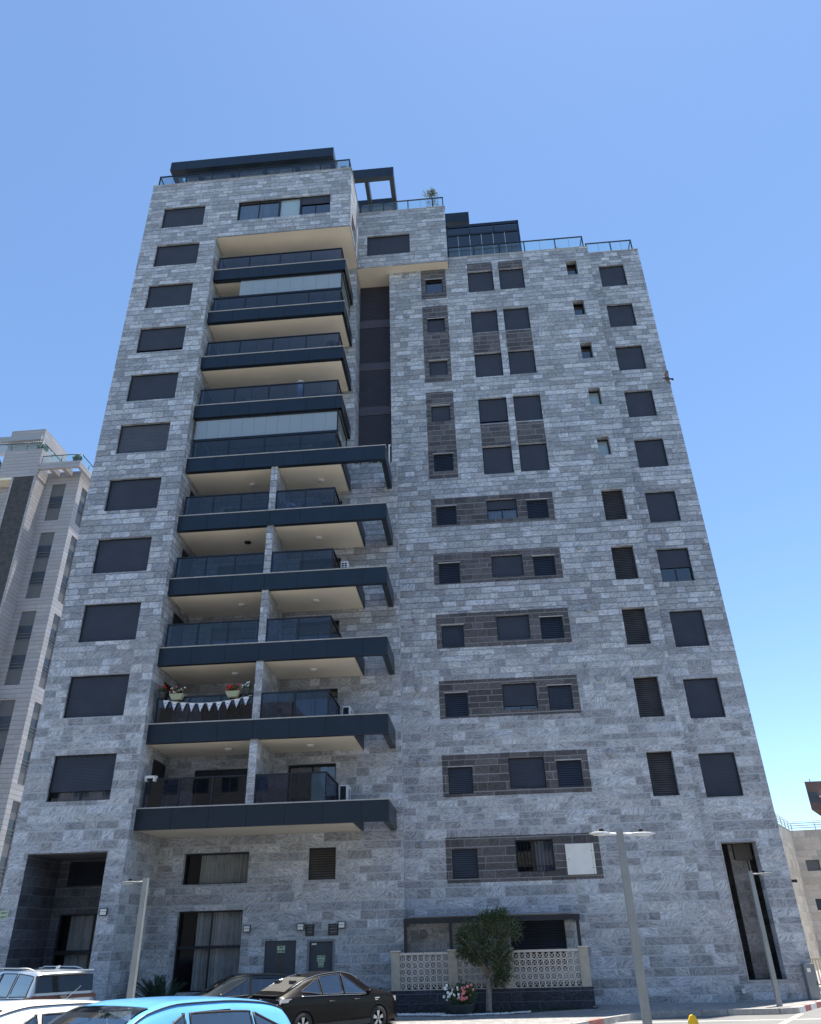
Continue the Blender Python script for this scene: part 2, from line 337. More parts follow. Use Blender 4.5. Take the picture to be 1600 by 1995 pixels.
# left tower
m = MB()
grid_wall(m, -17.2, -12.8, -.3, 42.1, lw+[ENT], PY(ML), NF); grid_wall(m, -12.8, -5.1, 37.1, 42.1, [TOPW], PY(ML), NF)
grid_wall(m, 0, 14, -.3, 42.1, [], PX(-17.2), NL)
grid_wall(m, 0, 3.1, -.3, 37.1, [(1.3, 2.8, 6.46+3.15*i, 6.46+3.15*i+2.05, .12) for i in range(10)], PX(-12.8), NR)
grid_wall(m, 0, 3.1, 37.1, 42.1, [(.45, 1.75, 37.6, 38.85, .2)], PX(-5.1), NR)
m.quad((-12.8, 0, -.3), (-12.8, 3.1, -.3), (-12.8, 3.1, -.3), (-12.8, 0, -.3))
grid_wall(m, 3.1, 14, 37.1, 42.1, [], PX(-5.1), NR)
m.box(-17.2, -5.1, .01, 14, 41.1, 41.3, skip='flr'); 
m.box(-17.2, -5.1, .02, .3, 41.9, 42.1, skip='fb'); m.box(-5.4, -5.1, .3, 14, 41.9, 42.1, skip='rb'); m.box(-17.2, -16.9, .3, 14, 41.9, 42.1, skip='lb')
m.quad((-17.2, 14, 42.1), (-5.1, 14, 42.1), (-5.1, 14, -.3), (-17.2, 14, -.3))
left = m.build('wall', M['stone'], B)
# recess back wall, shaft
m = MB(); P2 = 3.1
W12 = (-11.75, -9.12, 4.02, 5.14); LV = (-6.73, -5.66, 4.05, 5.19); TALL = (-11.75, -9.2, .45, 3.1); DO1 = (-8.27, -7.08, -.15, 2.03, .1); DO2 = (-6.63, -5.65, -.15, 2.02, .12)
bw = [W12, LV, TALL, DO1, DO2]
for i in range(5):
    F = 6.46+3.15*i; bw += [(-11.7, -9.45, F+.1, F+1.87), (-7.75, -5.74, F+.05, F+1.93)]
for i in range(5, 10):
    F = 6.46+3.15*i; bw += [(-11.9, -6.4, F+.05, F+2.1)]
grid_wall(m, -12.8, -5.2, -.3, 37.1, bw, PY(P2), NF); grid_wall(m, -5.2, -3.0, -.3, 23.05, [], PY(P2), NF)
grid_wall(m, P2, 3.7, -.3, 23.05, [], PX(-3.0), NR); grid_wall(m, P2, 4.7, 23.05, 37.05, [], PX(-5.2), NR)
m.quad((-5.2, P2, 23.05), (-3.0, P2, 23.05), (-3.0, 4.7, 23.05), (-5.2, 4.7, 23.05))
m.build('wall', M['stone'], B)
# main tower
m = MB()
grid_wall(m, -3.3, 8.65, -.3, 37.9, hA+hB+hC+hD+hE+hG0+hG5+[ROOM], PY(MM), NF)
grid_wall(m, 3.7, 16, 23.05, 37.05, [], PX(-3.3), NL)
m.box(-3.3, 8.65, 3.71, 4.0, 37.6, 37.9, skip='fb'); m.box(-3.3, 8.6, 4.01, 16, 36.95, 37.1, skip='f'); m.box(8.6, 11.69, 4.22, 16, 36.95, 37.1, skip='f')
m.quad((8.65, 3.7, -.3), (8.65, 4.2, -.3), (8.65, 4.2, 37.9), (8.65, 3.7, 37.9))
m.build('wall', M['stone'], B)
m = MB()
grid_wall(m, 8.65, 11.7, -.3, 37.87, hR+[PASS], PY(MR), NF); grid_wall(m, 4.2, 16, -.3, 37.87, [], PX(11.7), NR)
m.box(8.66, 11.69, 4.21, 4.5, 37.6, 37.865, skip='fb')
m.quad((-3.3, 16, 37.9), (11.7, 16, 37.9), (11.7, 16, -.3), (-3.3, 16, -.3))
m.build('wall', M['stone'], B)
# mid block
m = MB(); MW = (-4.58, -1.97, 38.03, 39.73)
grid_wall(m, -5.099, .28, 37.05, 41.85, [MW], PY(3.1), NF); grid_wall(m, 3.1, 14, 37.05, 41.85, [], PX(.28), NR)
m.box(-5.09, .27, 3.11, 3.4, 41.6, 41.845, skip='fb'); m.box(-5.09, .27, 3.4, 14, 41.0, 41.1)
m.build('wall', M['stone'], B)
# soffits
m = MB(); m.box(-12.8, -5.12, .02, 3.1, 37.085, 37.3, skip='tfr'); m.build('soffit', M['soffit'], B)
m = MB(); m.box(-5.19, .26, 3.12, 4.7, 37.04, 37.3, skip='tfr'); m.build('soffit', M['soffit'], B)
m = MB(); m.box(-16.5, -13.5, .3, 2.5, 4.985, 4.995); m.build('porch_ceiling', M['room'], B)
# coping strips
m = MB(); m.box(-17.23, -5.07, -.03, .33, 42.1, 42.14); m.box(-5.12, .31, 3.07, 3.4, 41.85, 41.89); m.box(.3, 8.68, 3.67, 4.0, 37.9, 37.94); m.box(8.7, 11.73, 4.17, 4.5, 37.87, 37.91)
m.box(-5.37, -5.07, .34, 3.06, 42.1, 42.138)
m.build('coping', M['cope'], B)

# dark cladding panels (2-3 mm proud of the wall, holes cut where windows sit)
def panel(x0, x1, z0, z1, hs):
    m = MB(); Y = MM-.006; grid_wall(m, x0, x1, z0, z1, hs, PY(Y), NF, reveal=False)
    for a, b in (((x0, z0), (x1, z0)), ((x1, z0), (x1, z1)), ((x1, z1), (x0, z1)), ((x0, z1), (x0, z0))):
        m.quad((a[0], Y, a[1]), (b[0], Y, b[1]), (b[0], MM, b[1]), (a[0], MM, a[1]))
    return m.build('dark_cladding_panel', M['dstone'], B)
for z1, z0 in ((21.09, 19.47), (18.02, 16.4), (14.92, 13.28), (11.8, 10.15), (8.63, 6.97), (5.45, 3.81)): panel(-1.38, 4.62, z0, z1, hC+hD+hE)
for z1, z0 in ((37.02, 34.67), (34.08, 28.46), (27.77, 22.26)): panel(-1.41, .07, z0, z1, hD)
for x0, x1 in ((1.38, 2.88), (3.24, 4.68)):
    for z0, z1 in ((36.66, 37.28), (30.3, 31.74), (24.04, 25.4)): panel(x0, x1, z0, z1, [])

M['wides'] = mat('wide_grey_slats', (.075, .085, .105), .45, .2, .1, 2)
# ------------------------------------------------------------ windows
CACHE = {}
def cm(key, fn):
    if key not in CACHE: CACHE[key] = fn()
    return CACHE[key]
def slats(wd, h, pitch, dep, tilt, mt, gap=0.0, xs=None):
    def f():
        m = MB(); n = max(1, int(round(h/pitch))); p = h/n
        for i in range(n):
            z = i*p; 
            if gap: m.quad((0, 0, z), (wd, 0, z), (wd, dep, z+p*(1-gap)), (0, dep, z+p*(1-gap))); m.quad((0, .006, z), (0, dep+.006, z+p*(1-gap)), (wd, dep+.006, z+p*(1-gap)), (wd, .006, z))
            else:
                m.quad((0, dep, z), (wd, dep, z), (wd, 0, z+p*.3), (0, 0, z+p*.3)); m.quad((0, 0, z+p*.3), (wd, 0, z+p*.3), (wd, dep*.3, z+p), (0, dep*.3, z+p)); m.quad((0, dep*.3, z+p), (wd, dep*.3, z+p), (wd, dep, z+p), (0, dep, z+p))
        return m.mesh('slats', mt)
    return cm(('sl', round(wd, 2), round(h, 2), pitch, dep, gap, mt.name), f)
def curtain(wd, h, mt):
    def f():
        m = MB(); n = max(6, int(wd/.05)); r = random.Random(int(wd*100))
        y = [r.uniform(0, .05) if i % 2 else r.uniform(.07, .13) for i in range(n+1)]
        for i in range(n): m.quad((wd*i/n, y[i], 0), (wd*(i+1)/n, y[i+1], 0), (wd*(i+1)/n, y[i+1], h), (wd*i/n, y[i], h), sm=True)
        return m.mesh('curtain', mt)
    return cm(('cu', round(wd, 2), round(h, 2), mt.name), f)
def window(hole, Y, kind='shut', open_=0.0, curt=None, parent=None, rec=.1, mull=1, cover=None, name='window', lintel=False, smat='shut', glassm='gw'):
    """frame mesh is the part; shutter, pane, curtain, interior are its sub-parts. Front at plane Y."""
    parent = parent or B; x0, x1, z0, z1 = hole[:4]; wd, h = x1-x0, z1-z0; fr = .05; Yf = Y+rec
    def ff():
        m = MB(); m.box(0, fr, 0, .07, 0, h); m.box(wd-fr, wd, 0, .07, 0, h); m.box(fr, wd-fr, 0, .07, h-fr, h); m.box(fr, wd-fr, 0, .07, 0, fr*.7)
        if kind in ('glass', 'bars') or open_ > 0:
            hh = h if kind in ('glass', 'bars') else h*open_
            for k in range(1, mull+1): m.box(wd*k/(mull+1)-.03, wd*k/(mull+1)+.03, .075, .12, fr*.7, hh-.03)
            if kind == 'glass2': pass
        if lintel: m.box(-.03, wd+.03, -rec-.02, .0, h-.0, h+.04, mi=1)
        return m.mesh('window', [M['frame'], M['cope']])
    key = ('wf', kind, name, round(wd, 2), round(h, 2), open_, mull, lintel, rec)
    o = link(name, cm(key, ff), parent, Vector((x0, Yf, z0))-WL[parent]); WL[o] = Vector((x0, Yf, z0))
    iw = wd-2*fr
    if kind == 'shut':
        sh = h-fr-(fr*.7)-(h*open_); link('shutter', slats(iw, sh, .055, .012, 0, M[smat]), o, (fr, .03, h-fr-sh))
    if kind == 'louv': link('louvre_slats', slats(iw, h-fr*1.7, .085, .03, 0, M[smat], gap=.16), o, (fr, .0, fr*.7))
    if kind == 'wide': link('shutter', slats(iw, h-fr*1.7, .145, .05, 0, M['wides']), o, (fr, .02, fr*.7))
    if kind == 'blind': link('shutter', slats(iw, h-fr*1.7, .075, .03, 0, M[smat]), o, (fr, .02, fr*.7))
    if kind in ('glass', 'bars') or open_ > 0:
        hh = h-fr*1.7 if kind in ('glass', 'bars') else h*open_
        def gp():
            m = MB(); m.quad((fr, .1, fr*.7), (wd-fr, .1, fr*.7), (wd-fr, .1, fr*.7+hh), (fr, .1, fr*.7+hh)); return m.mesh('pane', M[glassm])
        link('pane', cm(('gp', round(wd, 2), round(hh, 2), glassm), gp), o)
        if curt:
            a, b, cmn = curt; link('curtain', curtain(iw*(b-a), hh, M[cmn]), o, (fr+iw*a, .16, fr*.7))
    if kind == 'bars':
        def bp():
            m = MB()
            for k in range(11): m.tube([(wd*(k+.5)/11, -.06, .02), (wd*(k+.5)/11, -.06, h-.02)], .008, 5)
            for z in (.2, h-.03, .02): m.box(0, wd, -.068, -.052, z-.012, z+.012)
            return m.mesh('security_bars', M['frame'])
        link('security_bars', cm(('bars', round(wd, 2)), bp), o)
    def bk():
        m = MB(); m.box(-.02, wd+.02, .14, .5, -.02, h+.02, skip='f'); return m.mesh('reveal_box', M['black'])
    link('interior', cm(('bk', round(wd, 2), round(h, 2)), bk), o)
    return o
for i, h in enumerate(lw):
    kw = dict(kind='shut')
    if i == 3: kw = dict(kind='shut', open_=.13, curt=(0, 1, 'curtain'))
    if i == 10: kw = dict(kind='shut', open_=.19, curt=(.1, 1, 'wcurtain'))
    if i == 5: kw = dict(kind='wide')
    o = window(h, ML, **kw)
for i, h in enumerate(hA): window(h, MM, open_=.12 if i == 3 else 0)
for h in hB: window(h, MM)
window(hC[0], MM, open_=.5, curt=(0, 1, 'wcurtain')); window(hC[1], MM); window(hC[2], MM); window(hC[3], MM, open_=.13, curt=(0, .5, 'wcurtain')); window(hC[4], MM)
window(hC[5], MM, kind='bars', curt=(.5, 1, 'wcurtain'))
dk = ['glass', 'shut', 'shut', 'shut', 'louv', 'louv', 'louv', 'blind', 'louv', 'blind', 'blind']
for i, h in enumerate(hD): window(h, MM, kind=dk[i], lintel=i < 10, mull=0, rec=.08, smat='shut')
for i, h in enumerate(hE):
    if i == 5:
        o = window(h, MM, kind='shut', lintel=False); mm = MB(); mm.box(h[0]-.03, h[1]-.06, MM-.07, MM-.03, h[2]-.01, h[3]+.03); mm.box(h[1]-.05, h[1]+.03, MM-.06, MM-.03, h[2]+.0, h[3]+.03); pn_ = mm.build('white_cover_panel', M['ivory'], B); mm = MB(); [mm.box(h[1]-.1, h[1]-.02, MM-.075, MM-.07, z_, z_+.03) for z_ in (h[2]+.2, h[3]-.25)]; mm.box(h[0]+.05, h[0]+.08, MM-.075, MM-.07, h[2]+.5, h[2]+.56); mm.build('hinge', M['cope'], pn_)
    else: window(h, MM, kind='blind' if i == 3 else 'louv', lintel=True, rec=.08)
for i, h in enumerate(hG0): window(h, MM, kind='glass', rec=.3, mull=0, glassm='gblue' if i > 2 else 'gw')
for h in hG5: window(h, MM, kind='louv', rec=.2, smat='brown')
for i, h in enumerate(hR): window(h, MR, open_=.42 if i == 6 else 0, mull=1)
window(MW, 3.1)
# long top-floor window: three bays
x0, x1, z0, z1 = TOPW
window((x0, -9.3, z0, z1), ML, kind='glass', curt=(0, .97, 'curtain'), mull=1, rec=.07)
window((-9.3, -8.05, z0, z1), ML, kind='glass', mull=0, rec=.07, glassm='gblue')
window((-8.05, x1, z0, z1), ML, kind='shut', open_=.58, mull=1, rec=.07)
# recess ground floor
window(W12, P2, kind='glass', curt=(.2, 1, 'curtain'), mull=0, rec=.2, glassm='gl')
window(LV, P2, kind='louv', rec=.12, smat='brown')
o = window(TALL, P2, kind='glass', curt=(.24, 1, 'curtain'), mull=1, rec=.2, glassm='gl')
mm = MB(); mm.box(TALL[0], TALL[1], P2+.19, P2+.26, 1.83, 1.93); mm.build('transom', M['frame'], o)
for i in range(5):
    F = 6.46+3.15*i; window((-11.7, -9.45, F+.1, F+1.87), P2, kind='shut' if i in (0, 1, 3) else 'glass'); window((-7.75, -5.74, F+.05, F+1.93), P2, kind='glass', curt=(.15, .8, 'curtain') if i < 3 else None)
for i in range(5, 10):
    F = 6.46+3.15*i; window((-11.9, -6.4, F+.05, F+2.1), P2, kind='glass', mull=3)
m = MB()
for i in range(10):
    F = 6.46+3.15*i; m.box(-12.92, -12.9, 1.3, 2.8, F, F+2.05)
for k, i in enumerate(range(10)):
    F = 6.46+3.15*i; q = MB(); q.box(-12.9, -12.86, 1.32, 2.78, F, F+2.03); q.build('balcony_door', M['frame'], B)
q = MB(); q.box(-5.3, -5.26, .45, 1.75, 37.6, 38.85); q.build('side_window', M['frame'], B)
M['shaft'] = mat('violet_grey_slats', (.075, .07, .09), .6, 0, .1, 2)
# vertical louvre shaft
for (z1, z0) in ((37.05, 34.3), (33.66, 31.0), (30.42, 27.86), (27.24, 25.0)):
    sm = slats(1.9, z1-z0, .11, .03, 0, M['shaft'], gap=.1); o = link('shaft_louvre', sm, B, Vector((-5.2, 4.66, z0))-WL[B])
m = MB(); m.box(-5.2, -3.3, 4.8, 4.9, 23, 37.1, skip='b')
for z0, z1 in ((33.66, 34.3), (30.42, 31.0), (27.24, 27.86), (23.1, 25.0)): m.box(-5.19, -3.31, 4.64, 4.8, z0, z1-.04)
m.build('shaft_panel', M['shaft'], B)
m = MB(); m.box(-5.3, -3.4, 3.3, 3.5, 22.3, 23.2); m.build('technical_beam', M['brown'], B)
m = MB()
for x in (-5.0, -4.7, -4.35, -4.0): m.tube([(x, 3.6, 23.1), (x, 3.6, 24.0)], .05, 8)
m.box(-4.9, -4.5, 3.7, 4.0, 23.1, 23.9); m.build('service_pipes', M['cope'], B)
m = MB(); m.box(-3.42, -3.36, 3.25, 3.31, 23.1, 24.25); m.box(-3.42, -3.32, 3.3, 3.36, 24.2, 24.28); m.build('shaft_post', M['white'], B)

# entrance porch
m = MB(); PL, PD = (-16.1, -13.55, 4.05, 4.93), (-16.15, -13.52, -.25, 3.1); grid_wall(m, -16.5, -13.5, -.3, 5.0, [PL, PD], PY(2.5), NF); m.build('porch_wall', M['slate'], B); m = MB(); m.box(-16.499, -16.49, .02, 2.499, -.3, 4.98); m.build('porch_side_lining', M['slate'], B)
window(PL, 2.5, kind='louv', name='porch_louvre')
o = window(PD, 2.5, kind='glass', curt=(.1, 1, 'curtain'), name='entrance_door', mull=1, glassm='gl')
mm = MB(); mm.box(-16.1, -13.57, 2.58, 2.68, 1.75, 1.9); mm.build('transom', M['frame'], o)
M['pstone'] = stone('warm_grey_marble', (.14, .135, .13), (.33, .32, .31), (.55, .54, .52), (.3, .29, .28), joint=.02, cell=.3)
# passage in the right part
m = MB(); m.box(9.9, 10.52, 5.2, 5.3, .37, 4.97)
m.quad((8.8, 7.5, 0), (11.6, 7.5, 0), (11.6, 7.5, 5.2), (8.8, 7.5, 5.2)); m.build('passage_wall', M['pstone'], B)
m = MB(); m.box(9.33, 9.37, 4.18, 4.3, .37, 4.97); m.box(10.58, 10.62, 5.2, 5.3, .37, 4.5); m.box(9.3, 10.74, 4.17, 4.3, .33, .37); m.box(9.3, 10.74, 4.16, 4.3, 4.97, 5.0); m.build('passage_trim', M['cope'], B)
m = MB(); m.box(10.05, 10.7, 5.0, 5.4, 4.4, 4.96); m.build('passage_soffit_box', M['room'], B)

# ------------------------------------------------------------ balconies
def fascia(m, i):
    F = 6.46+3.15*i; z0, z1 = F-.74, F; g = .006
    xe = -3.25 if i < 6 else -5.38
    xs = [-12.8]+[x for x in (-11.42, -9.99, -8.56, -7.13, -5.70, -4.27) if x < xe-.2]+[xe]
    for a, b in zip(xs[:-1], xs[1:]): m.box(a+g, b-g, .35, .38, z0, z1)
    m.box(-12.79, xe-.01, .375, .6, z0+.01, z1-.01)
    if i < 6:
        m.box(xe-.24, xe, .6, 3.09, z0, z1)
        sx = -4.62 if i < 5 else -5.38; m.box(sx, sx+.05, .6, 3.09, z0+.01, z1-.02)
    else:
        ys = [.38, 1.3, 2.2, 3.09]
        for a, b in zip(ys[:-1], ys[1:]): m.box(xe-.03, xe, a+g, b-g, z0, z1)
        m.box(xe-.14, xe-.03, .4, 3.08, z0+.01, z1-.01)
def rail(posts, F, y=.5, xr=None, glassm='gt', h=1.08, p=B, ends=True):
    m = MB(); g = MB(); x0, x1 = posts[0], posts[-1]
    m.box(x0-.03, x1+.03, y-.035, y+.035, F+h-.05, F+h)
    for k, x in enumerate(posts): m.box(x-.03, x+.03, y-.028, y+.03, F+.03, F+h-.051)
    for a, b in zip(posts[:-1], posts[1:]):
        c = (a+b)/2; g.quad((a+.03, y, F+.06), (c-.004, y, F+.06), (c-.004, y, F+h-.05), (a+.03, y, F+h-.05)); g.quad((c+.004, y, F+.06), (b-.03, y, F+.06), (b-.03, y, F+h-.05), (c+.004, y, F+h-.05))
        m.box(c-.006, c+.006, y-.004, y+.004, F+.06, F+h-.05)
    if xr:
        m.box(x1-.03, x1+.03, y+.036, xr, F+h-.05, F+h-.001); m.box(x1-.03, x1+.03, xr-.07, xr-.01, F+.03, F+h-.051)
        g.quad((x1, y+.03, F+.06), (x1, xr-.07, F+.06), (x1, xr-.07, F+h-.05), (x1, y+.03, F+h-.05))
    a = m.build('railing_frame', M['frame'], p); b = g.build('railing_glass', M[glassm], p); return a, b
for i in range(10):
    F = 6.46+3.15*i; sx = -4.63 if i < 5 else (-5.4 if i == 5 else -5.53)
    m = MB(); m.box(-12.79, sx, .6, 3.09, F-.72, F-.02); bal = m.build('balcony', M['soffit'], B)
    m = MB(); fascia(m, i); m.build('fascia', M['navy'], bal)
    m = MB(); m.box(-12.79, -3.24 if i < 5 else (-3.24 if i == 5 else -5.37), .32, .62, F+.001, F+.04)
    if i > 5: m.box(-5.55, -5.365, .62, 3.08, F+.001, F+.038)
    m.build('sill', M['cope'], bal)
    if i < 5:
        rail([-12.62, -11.3, -10.0, -8.69], F+.03, p=bal); rail([-8.33, -6.98, -5.64], F+.03, xr=3.05, p=bal)
        m = MB(); m.box(-8.66, -8.36, .42, 3.09, F+.041, F+3.15-.725); m.build('divider_wall', M['stone'], bal)
        for x in (-9.95, -6.6):
            m = MB(); m.lathe((x, 1.9, F+3.15-.72), [(.02, -.075), (.1, -.07), (.155, -.045), (.165, 0)], 20); m.build('ceiling_lamp', M['frame'] if (i == 3 and x < -9) else M['white'], bal)
    else:
        rail([-12.62, -10.87, -9.12, -7.37, -5.64], F+.03, xr=3.05, p=bal)
    if i in (5, 8):
        zt, zb = F+3.15-.74, F+1.12; m = MB(); g = MB(); n = 12 if i == 5 else 10
        m.box(-12.7, -5.55, .46, .56, zt-.1, zt-.001); m.box(-12.7, -5.55, .46, .54, zb, zb+.06); m.box(-5.62, -5.54, .56, 3.05, zt-.1, zt-.001)
        for y in (.5, 3.0): m.box(-5.62, -5.56, y-.03, y+.03, zb, zt-.1)
        xs = [(-12.66+7.05*k/n, -12.66+7.05*(k+1)/n) for k in range(n)]
        for k, (a, b) in enumerate(xs):
            if i == 8 and k < 2: continue
            g.quad((a+.003, .5, zb+.06), (b-.003, .5, zb+.06), (b-.003, .5, zt-.1), (a+.003, .5, zt-.1)); m.box(b-.004, b+.002, .497, .503, zb+.06, zt-.1)
        g.quad((-5.59, .55, zb+.06), (-5.59, 3.0, zb+.06), (-5.59, 3.0, zt-.1), (-5.59, .55, zt-.1))
        m.build('glazing_frame', M['frame'], bal); g.build('folding_glass', M['gf'], bal)

# ------------------------------------------------------------ roof terraces
def tbeam(m, x0, x1, y0, y1, z0, z1, seams=(), mi=0):
    xs = [x0]+list(seams)+[x1]
    for a, b in zip(xs[:-1], xs[1:]): m.box(a+.006, b-.006, y0, y0+.03, z0, z1, mi)
    m.box(x0+.005, x1-.005, y0+.03, y1, z0+.005, z1-.005, mi)
m = MB(); tbeam(m, -16.95, -6.45, 1.0, 1.62, 44.9, 45.7, (-15.9, -13.9, -11.95, -10.0, -8.1, -6.85))
m.box(-16.95, -16.65, 1.62, 3.0, 44.9, 45.69); m.box(-6.75, -6.46, 1.62, 3.0, 44.9, 45.69)
for x in (-15.2, -13.1, -11, -8.9): m.box(x-.15, x+.15, 1.62, 1.95, 44.95, 45.59)
pg = m.build('roof_pergola', M['navy'], B)
m = MB(); m.box(-16.3, -6.35, 1.95, 10, 42, 45.6); m.box(-6.35, -5.95, 3.0, 9.5, 42, 46.6); m.build('penthouse_wall', M['stone'], B)
m = MB()
for x in (-14.8, -12.4, -9.6): m.box(x, x+.8, 1.92, 1.95, 42.1, 44.4)
m.build('penthouse_door', M['frame'], B)
rail([-16.95, -15.3, -13.65, -12.0, -10.35, -8.7, -7.0, -5.25], 42.12, y=.12, xr=3.0, glassm='gc', h=.98)
m = MB()
for y in (.12, 1.5, 3.0): m.box(-16.98, -16.92, y-.03, y+.03, 42.15, 43.05)
m.box(-16.98, -16.92, .15, 3.0, 43.05, 43.1); m.build('railing_frame', M['frame'], B)
# second pergola
m = MB(); tbeam(m, -5.6, -2.83, 2.6, 2.95, 44.6, 45.45, (-4.6, -3.1))
m.box(-3.13, -2.84, 2.95, 9, 44.6, 45.44); m.box(-4.75, -4.5, 2.95, 9, 44.62, 45.4); m.box(-5.59, -3.13, 4.9, 5.3, 44.61, 45.42)
m.box(-3.12, -2.86, 4.8, 5.1, 41.1, 44.61); m.box(-4.74, -4.52, 4.8, 5.1, 41.1, 44.61)
m.build('roof_pergola', M['navy'], B)
rail([-5.0, -3.55, -2.0, -.45, .2], 41.87, y=3.2, xr=6.0, glassm='ggreen', h=.98)
# right glass enclosure + beam + railings
m = MB(); Yg = 3.95
tbeam(m, .29, 1.85, 5.0, 5.6, 42.6, 43.5, (.9, 1.7)); m.box(1.6, 1.85, 5.6, 9, 42.6, 43.49); m.build('roof_beam', M['navy'], B)
m = MB(); g = MB(); x1 = 4.75
zt = 41.0
for x in (.32, x1): m.box(x-.04, x+.06, Yg-.05, Yg+.05, 37.94, zt)
m.box(.3, x1+.06, Yg-.05, Yg+.05, zt-.22, zt); m.box(.3, x1, Yg-.04, Yg+.04, zt-.95, zt-.82)
m.box(x1-.04, x1+.06, Yg, 9, zt-.2, zt-.01)
for x in (1.75, 3.25): m.box(x-.03, x+.03, Yg-.04, Yg+.04, zt-.9, zt-.2)
g.quad((.32, Yg, 37.95), (x1, Yg, 37.95), (x1, Yg, zt-.2), (.32, Yg, zt-.2)); g.quad((x1, Yg, 37.95), (x1, 9, 37.95), (x1, 9, zt-.2), (x1, Yg, zt-.2))
m.build('sunroom_frame', M['navy'], B); g.build('sunroom_glass', M['gdark'], B)
m = MB()
for x in (1.0, 1.72, 2.44, 3.16, 3.88): m.box(x-.008, x+.008, Yg-.02, Yg-.01, 37.95, zt-.95)
m.build('sunroom_glazing_bar', M['white'], B)
m = MB(); m.box(.3, x1-.1, 4.6, 4.7, 37.95, zt-.3); m.box(.3, x1, Yg+.1, 6.6, 38.3, 38.33); m.box(.3, x1-.06, Yg+.06, 6.6, zt-.3, zt-.24); m.build('sunroom_interior', M['black'], B)
rail([.35, 1.9, 3.45, 4.95, 6.8, 8.45], 37.93, y=3.8, xr=7.0, glassm='ggreen', h=1.0)
rail([8.75, 10.2, 11.45], 37.9, y=4.35, xr=7.5, glassm='ggreen', h=.98)
m = MB(); m.box(8.7, 11.5, 8.5, 8.6, 37.1, 38.1); m.box(10.4, 11.4, 7.4, 8.0, 37.1, 38.9); m.build('roof_parapet', M['cope'], B)

# ------------------------------------------------------------ facade fittings
def vent(x, z, Y):
    m = MB(); m.lathe((x, Y, z), [(.0, -.07), (.13, -.07), (.14, -.05), (.14, -.03), (.125, -.02), (.125, 0)], 18, axis='y'); m.build('vent_cap', M['shutl'], B)
M['shutl'] = mat('grey_plastic_cap', (.3, .31, .33), .6, 0, .1, 5)
for z in (36.6, 33.5, 30.3, 27.08, 23.98, 20.87, 17.79, 14.65, 11.5, 8.4, 5.22): vent(-2.29, z, MM)
for z in (21.0, 17.9, 14.77, 11.6, 8.45): vent(5.53, z, MM)
def flood(x, z, Y, Nx=0):
    m = MB(); m.box(x-.14, x+.14, Y-.14, Y-.1, z-.13, z+.11, 0); m.box(x-.11, x+.11, Y-.147, Y-.141, z-.1, z-.005, 1); m.box(x-.11, x+.11, Y-.147, Y-.141, z+.005, z+.085, 1); m.box(x-.02, x+.02, Y-.1, Y, z+.02, z+.08, 0)
    m.build('floodlight', [M['frame'], M['ivory']], B)
flood(-8.97, 2.46, P2); flood(-6.92, 2.47, P2); flood(-5.36, 2.5, P2); flood(-13.25, 3.05, ML)
for x0, x1 in ((-6.75, -6.42), (-5.88, -5.5)):
    o = window((x0, x1, 2.16, 2.54), P2-.12, kind='louv', name='vent_grille', smat='brown', rec=.09)
M['door'] = mat('blue_grey_steel_door', (.06, .072, .085), .5, .2, .1, 3)
M['dframe'] = mat('light_grey_door_frame', (.2, .22, .24), .5, .2)
d1 = MB(); d1.box(-8.27, -7.08, P2+.06, P2+.1, -.2, 2.03); d1 = d1.build('steel_door', M['door'], B)
q = MB(); q.box(-7.86, -7.5, P2+.05, P2+.06, .2, 1.55); q.build('door_vent', M['brown'], d1)
d2 = MB(); d2.box(-6.58, -5.7, P2+.08, P2+.12, -.2, 1.97); d2 = d2.build('steel_door', M['door'], B)
q = MB(); q.box(-6.66, -6.58, P2-.02, P2+.11, -.2, 2.04); q.box(-5.7, -5.62, P2-.02, P2+.11, -.2, 2.04); q.box(-6.58, -5.7, P2-.02, P2+.11, 1.97, 2.04); q.build('door_frame', M['dframe'], d2)
q = MB(); q.box(-6.5, -6.32, P2+.03, P2+.08, 1.86, 1.92); q.build('door_closer', M['white'], d2)
q = MB(); q.box(-12.0, -3.0, P2-.02, P2-.01, 3.39, 3.4); q.build('facade_cable', M['cope'], B)
q = MB(); q.lathe((-8.2, P2-.1, 3.46), [(.0, -.08), (.05, -.07), (.07, 0)], 14, axis='z'); q.box(-8.22, -8.18, P2-.1, P2, 3.45, 3.48); q.build('security_camera', M['white'], B)
q = MB(); q.box(11.7, 11.95, 4.3, 4.36, 3.5, 3.6); q.build('security_camera', M['frame'], B)
M['sign'] = mat('pale_luminescent_sign', (.5, .6, .42), .6)
M['ink'] = mat('dark_sign_ink', (.03, .035, .03), .7)
def text(s, size, loc, parent, mt, rot=(pi/2, 0, 0), name='lettering', ext=.001, align='CENTER', sx=1):
    cu = bpy.data.curves.new('txt', 'FONT'); cu.body = s; cu.size = size; cu.align_x = align; cu.extrude = ext; cu.offset = size*.012
    to = bpy.data.objects.new('txt', cu); COL.objects.link(to); bpy.context.view_layer.update()
    me = bpy.data.meshes.new_from_object(to.evaluated_get(bpy.context.evaluated_depsgraph_get())); bpy.data.objects.remove(to)
    me.materials.clear(); me.materials.append(mt)
    o = link(name, me, parent, Vector(loc)-WL[parent] if parent else loc); o.rotation_euler = rot; o.scale = (sx, 1, 1); return o
def sign(x, z, wd, h, lines, Y, parent, size):
    q = MB(); q.box(x-wd/2, x+wd/2, Y-.008, Y, z-h/2, z+h/2); s = q.build('sign', M['sign'], parent)
    n = len(lines)
    for k, l in enumerate(lines): text(l[::-1], size, (x, Y-.012, z+h/2-(k+.78)*h/n), s, M['ink'])
sign(-7.66, 1.75, .3, .22, ['חדר', 'מדרגות'], P2+.06, d1, .105)
sign(-6.14, 1.42, .3, .19, ['דלת אש', 'נא לסגור'], P2+.08, d2, .08)
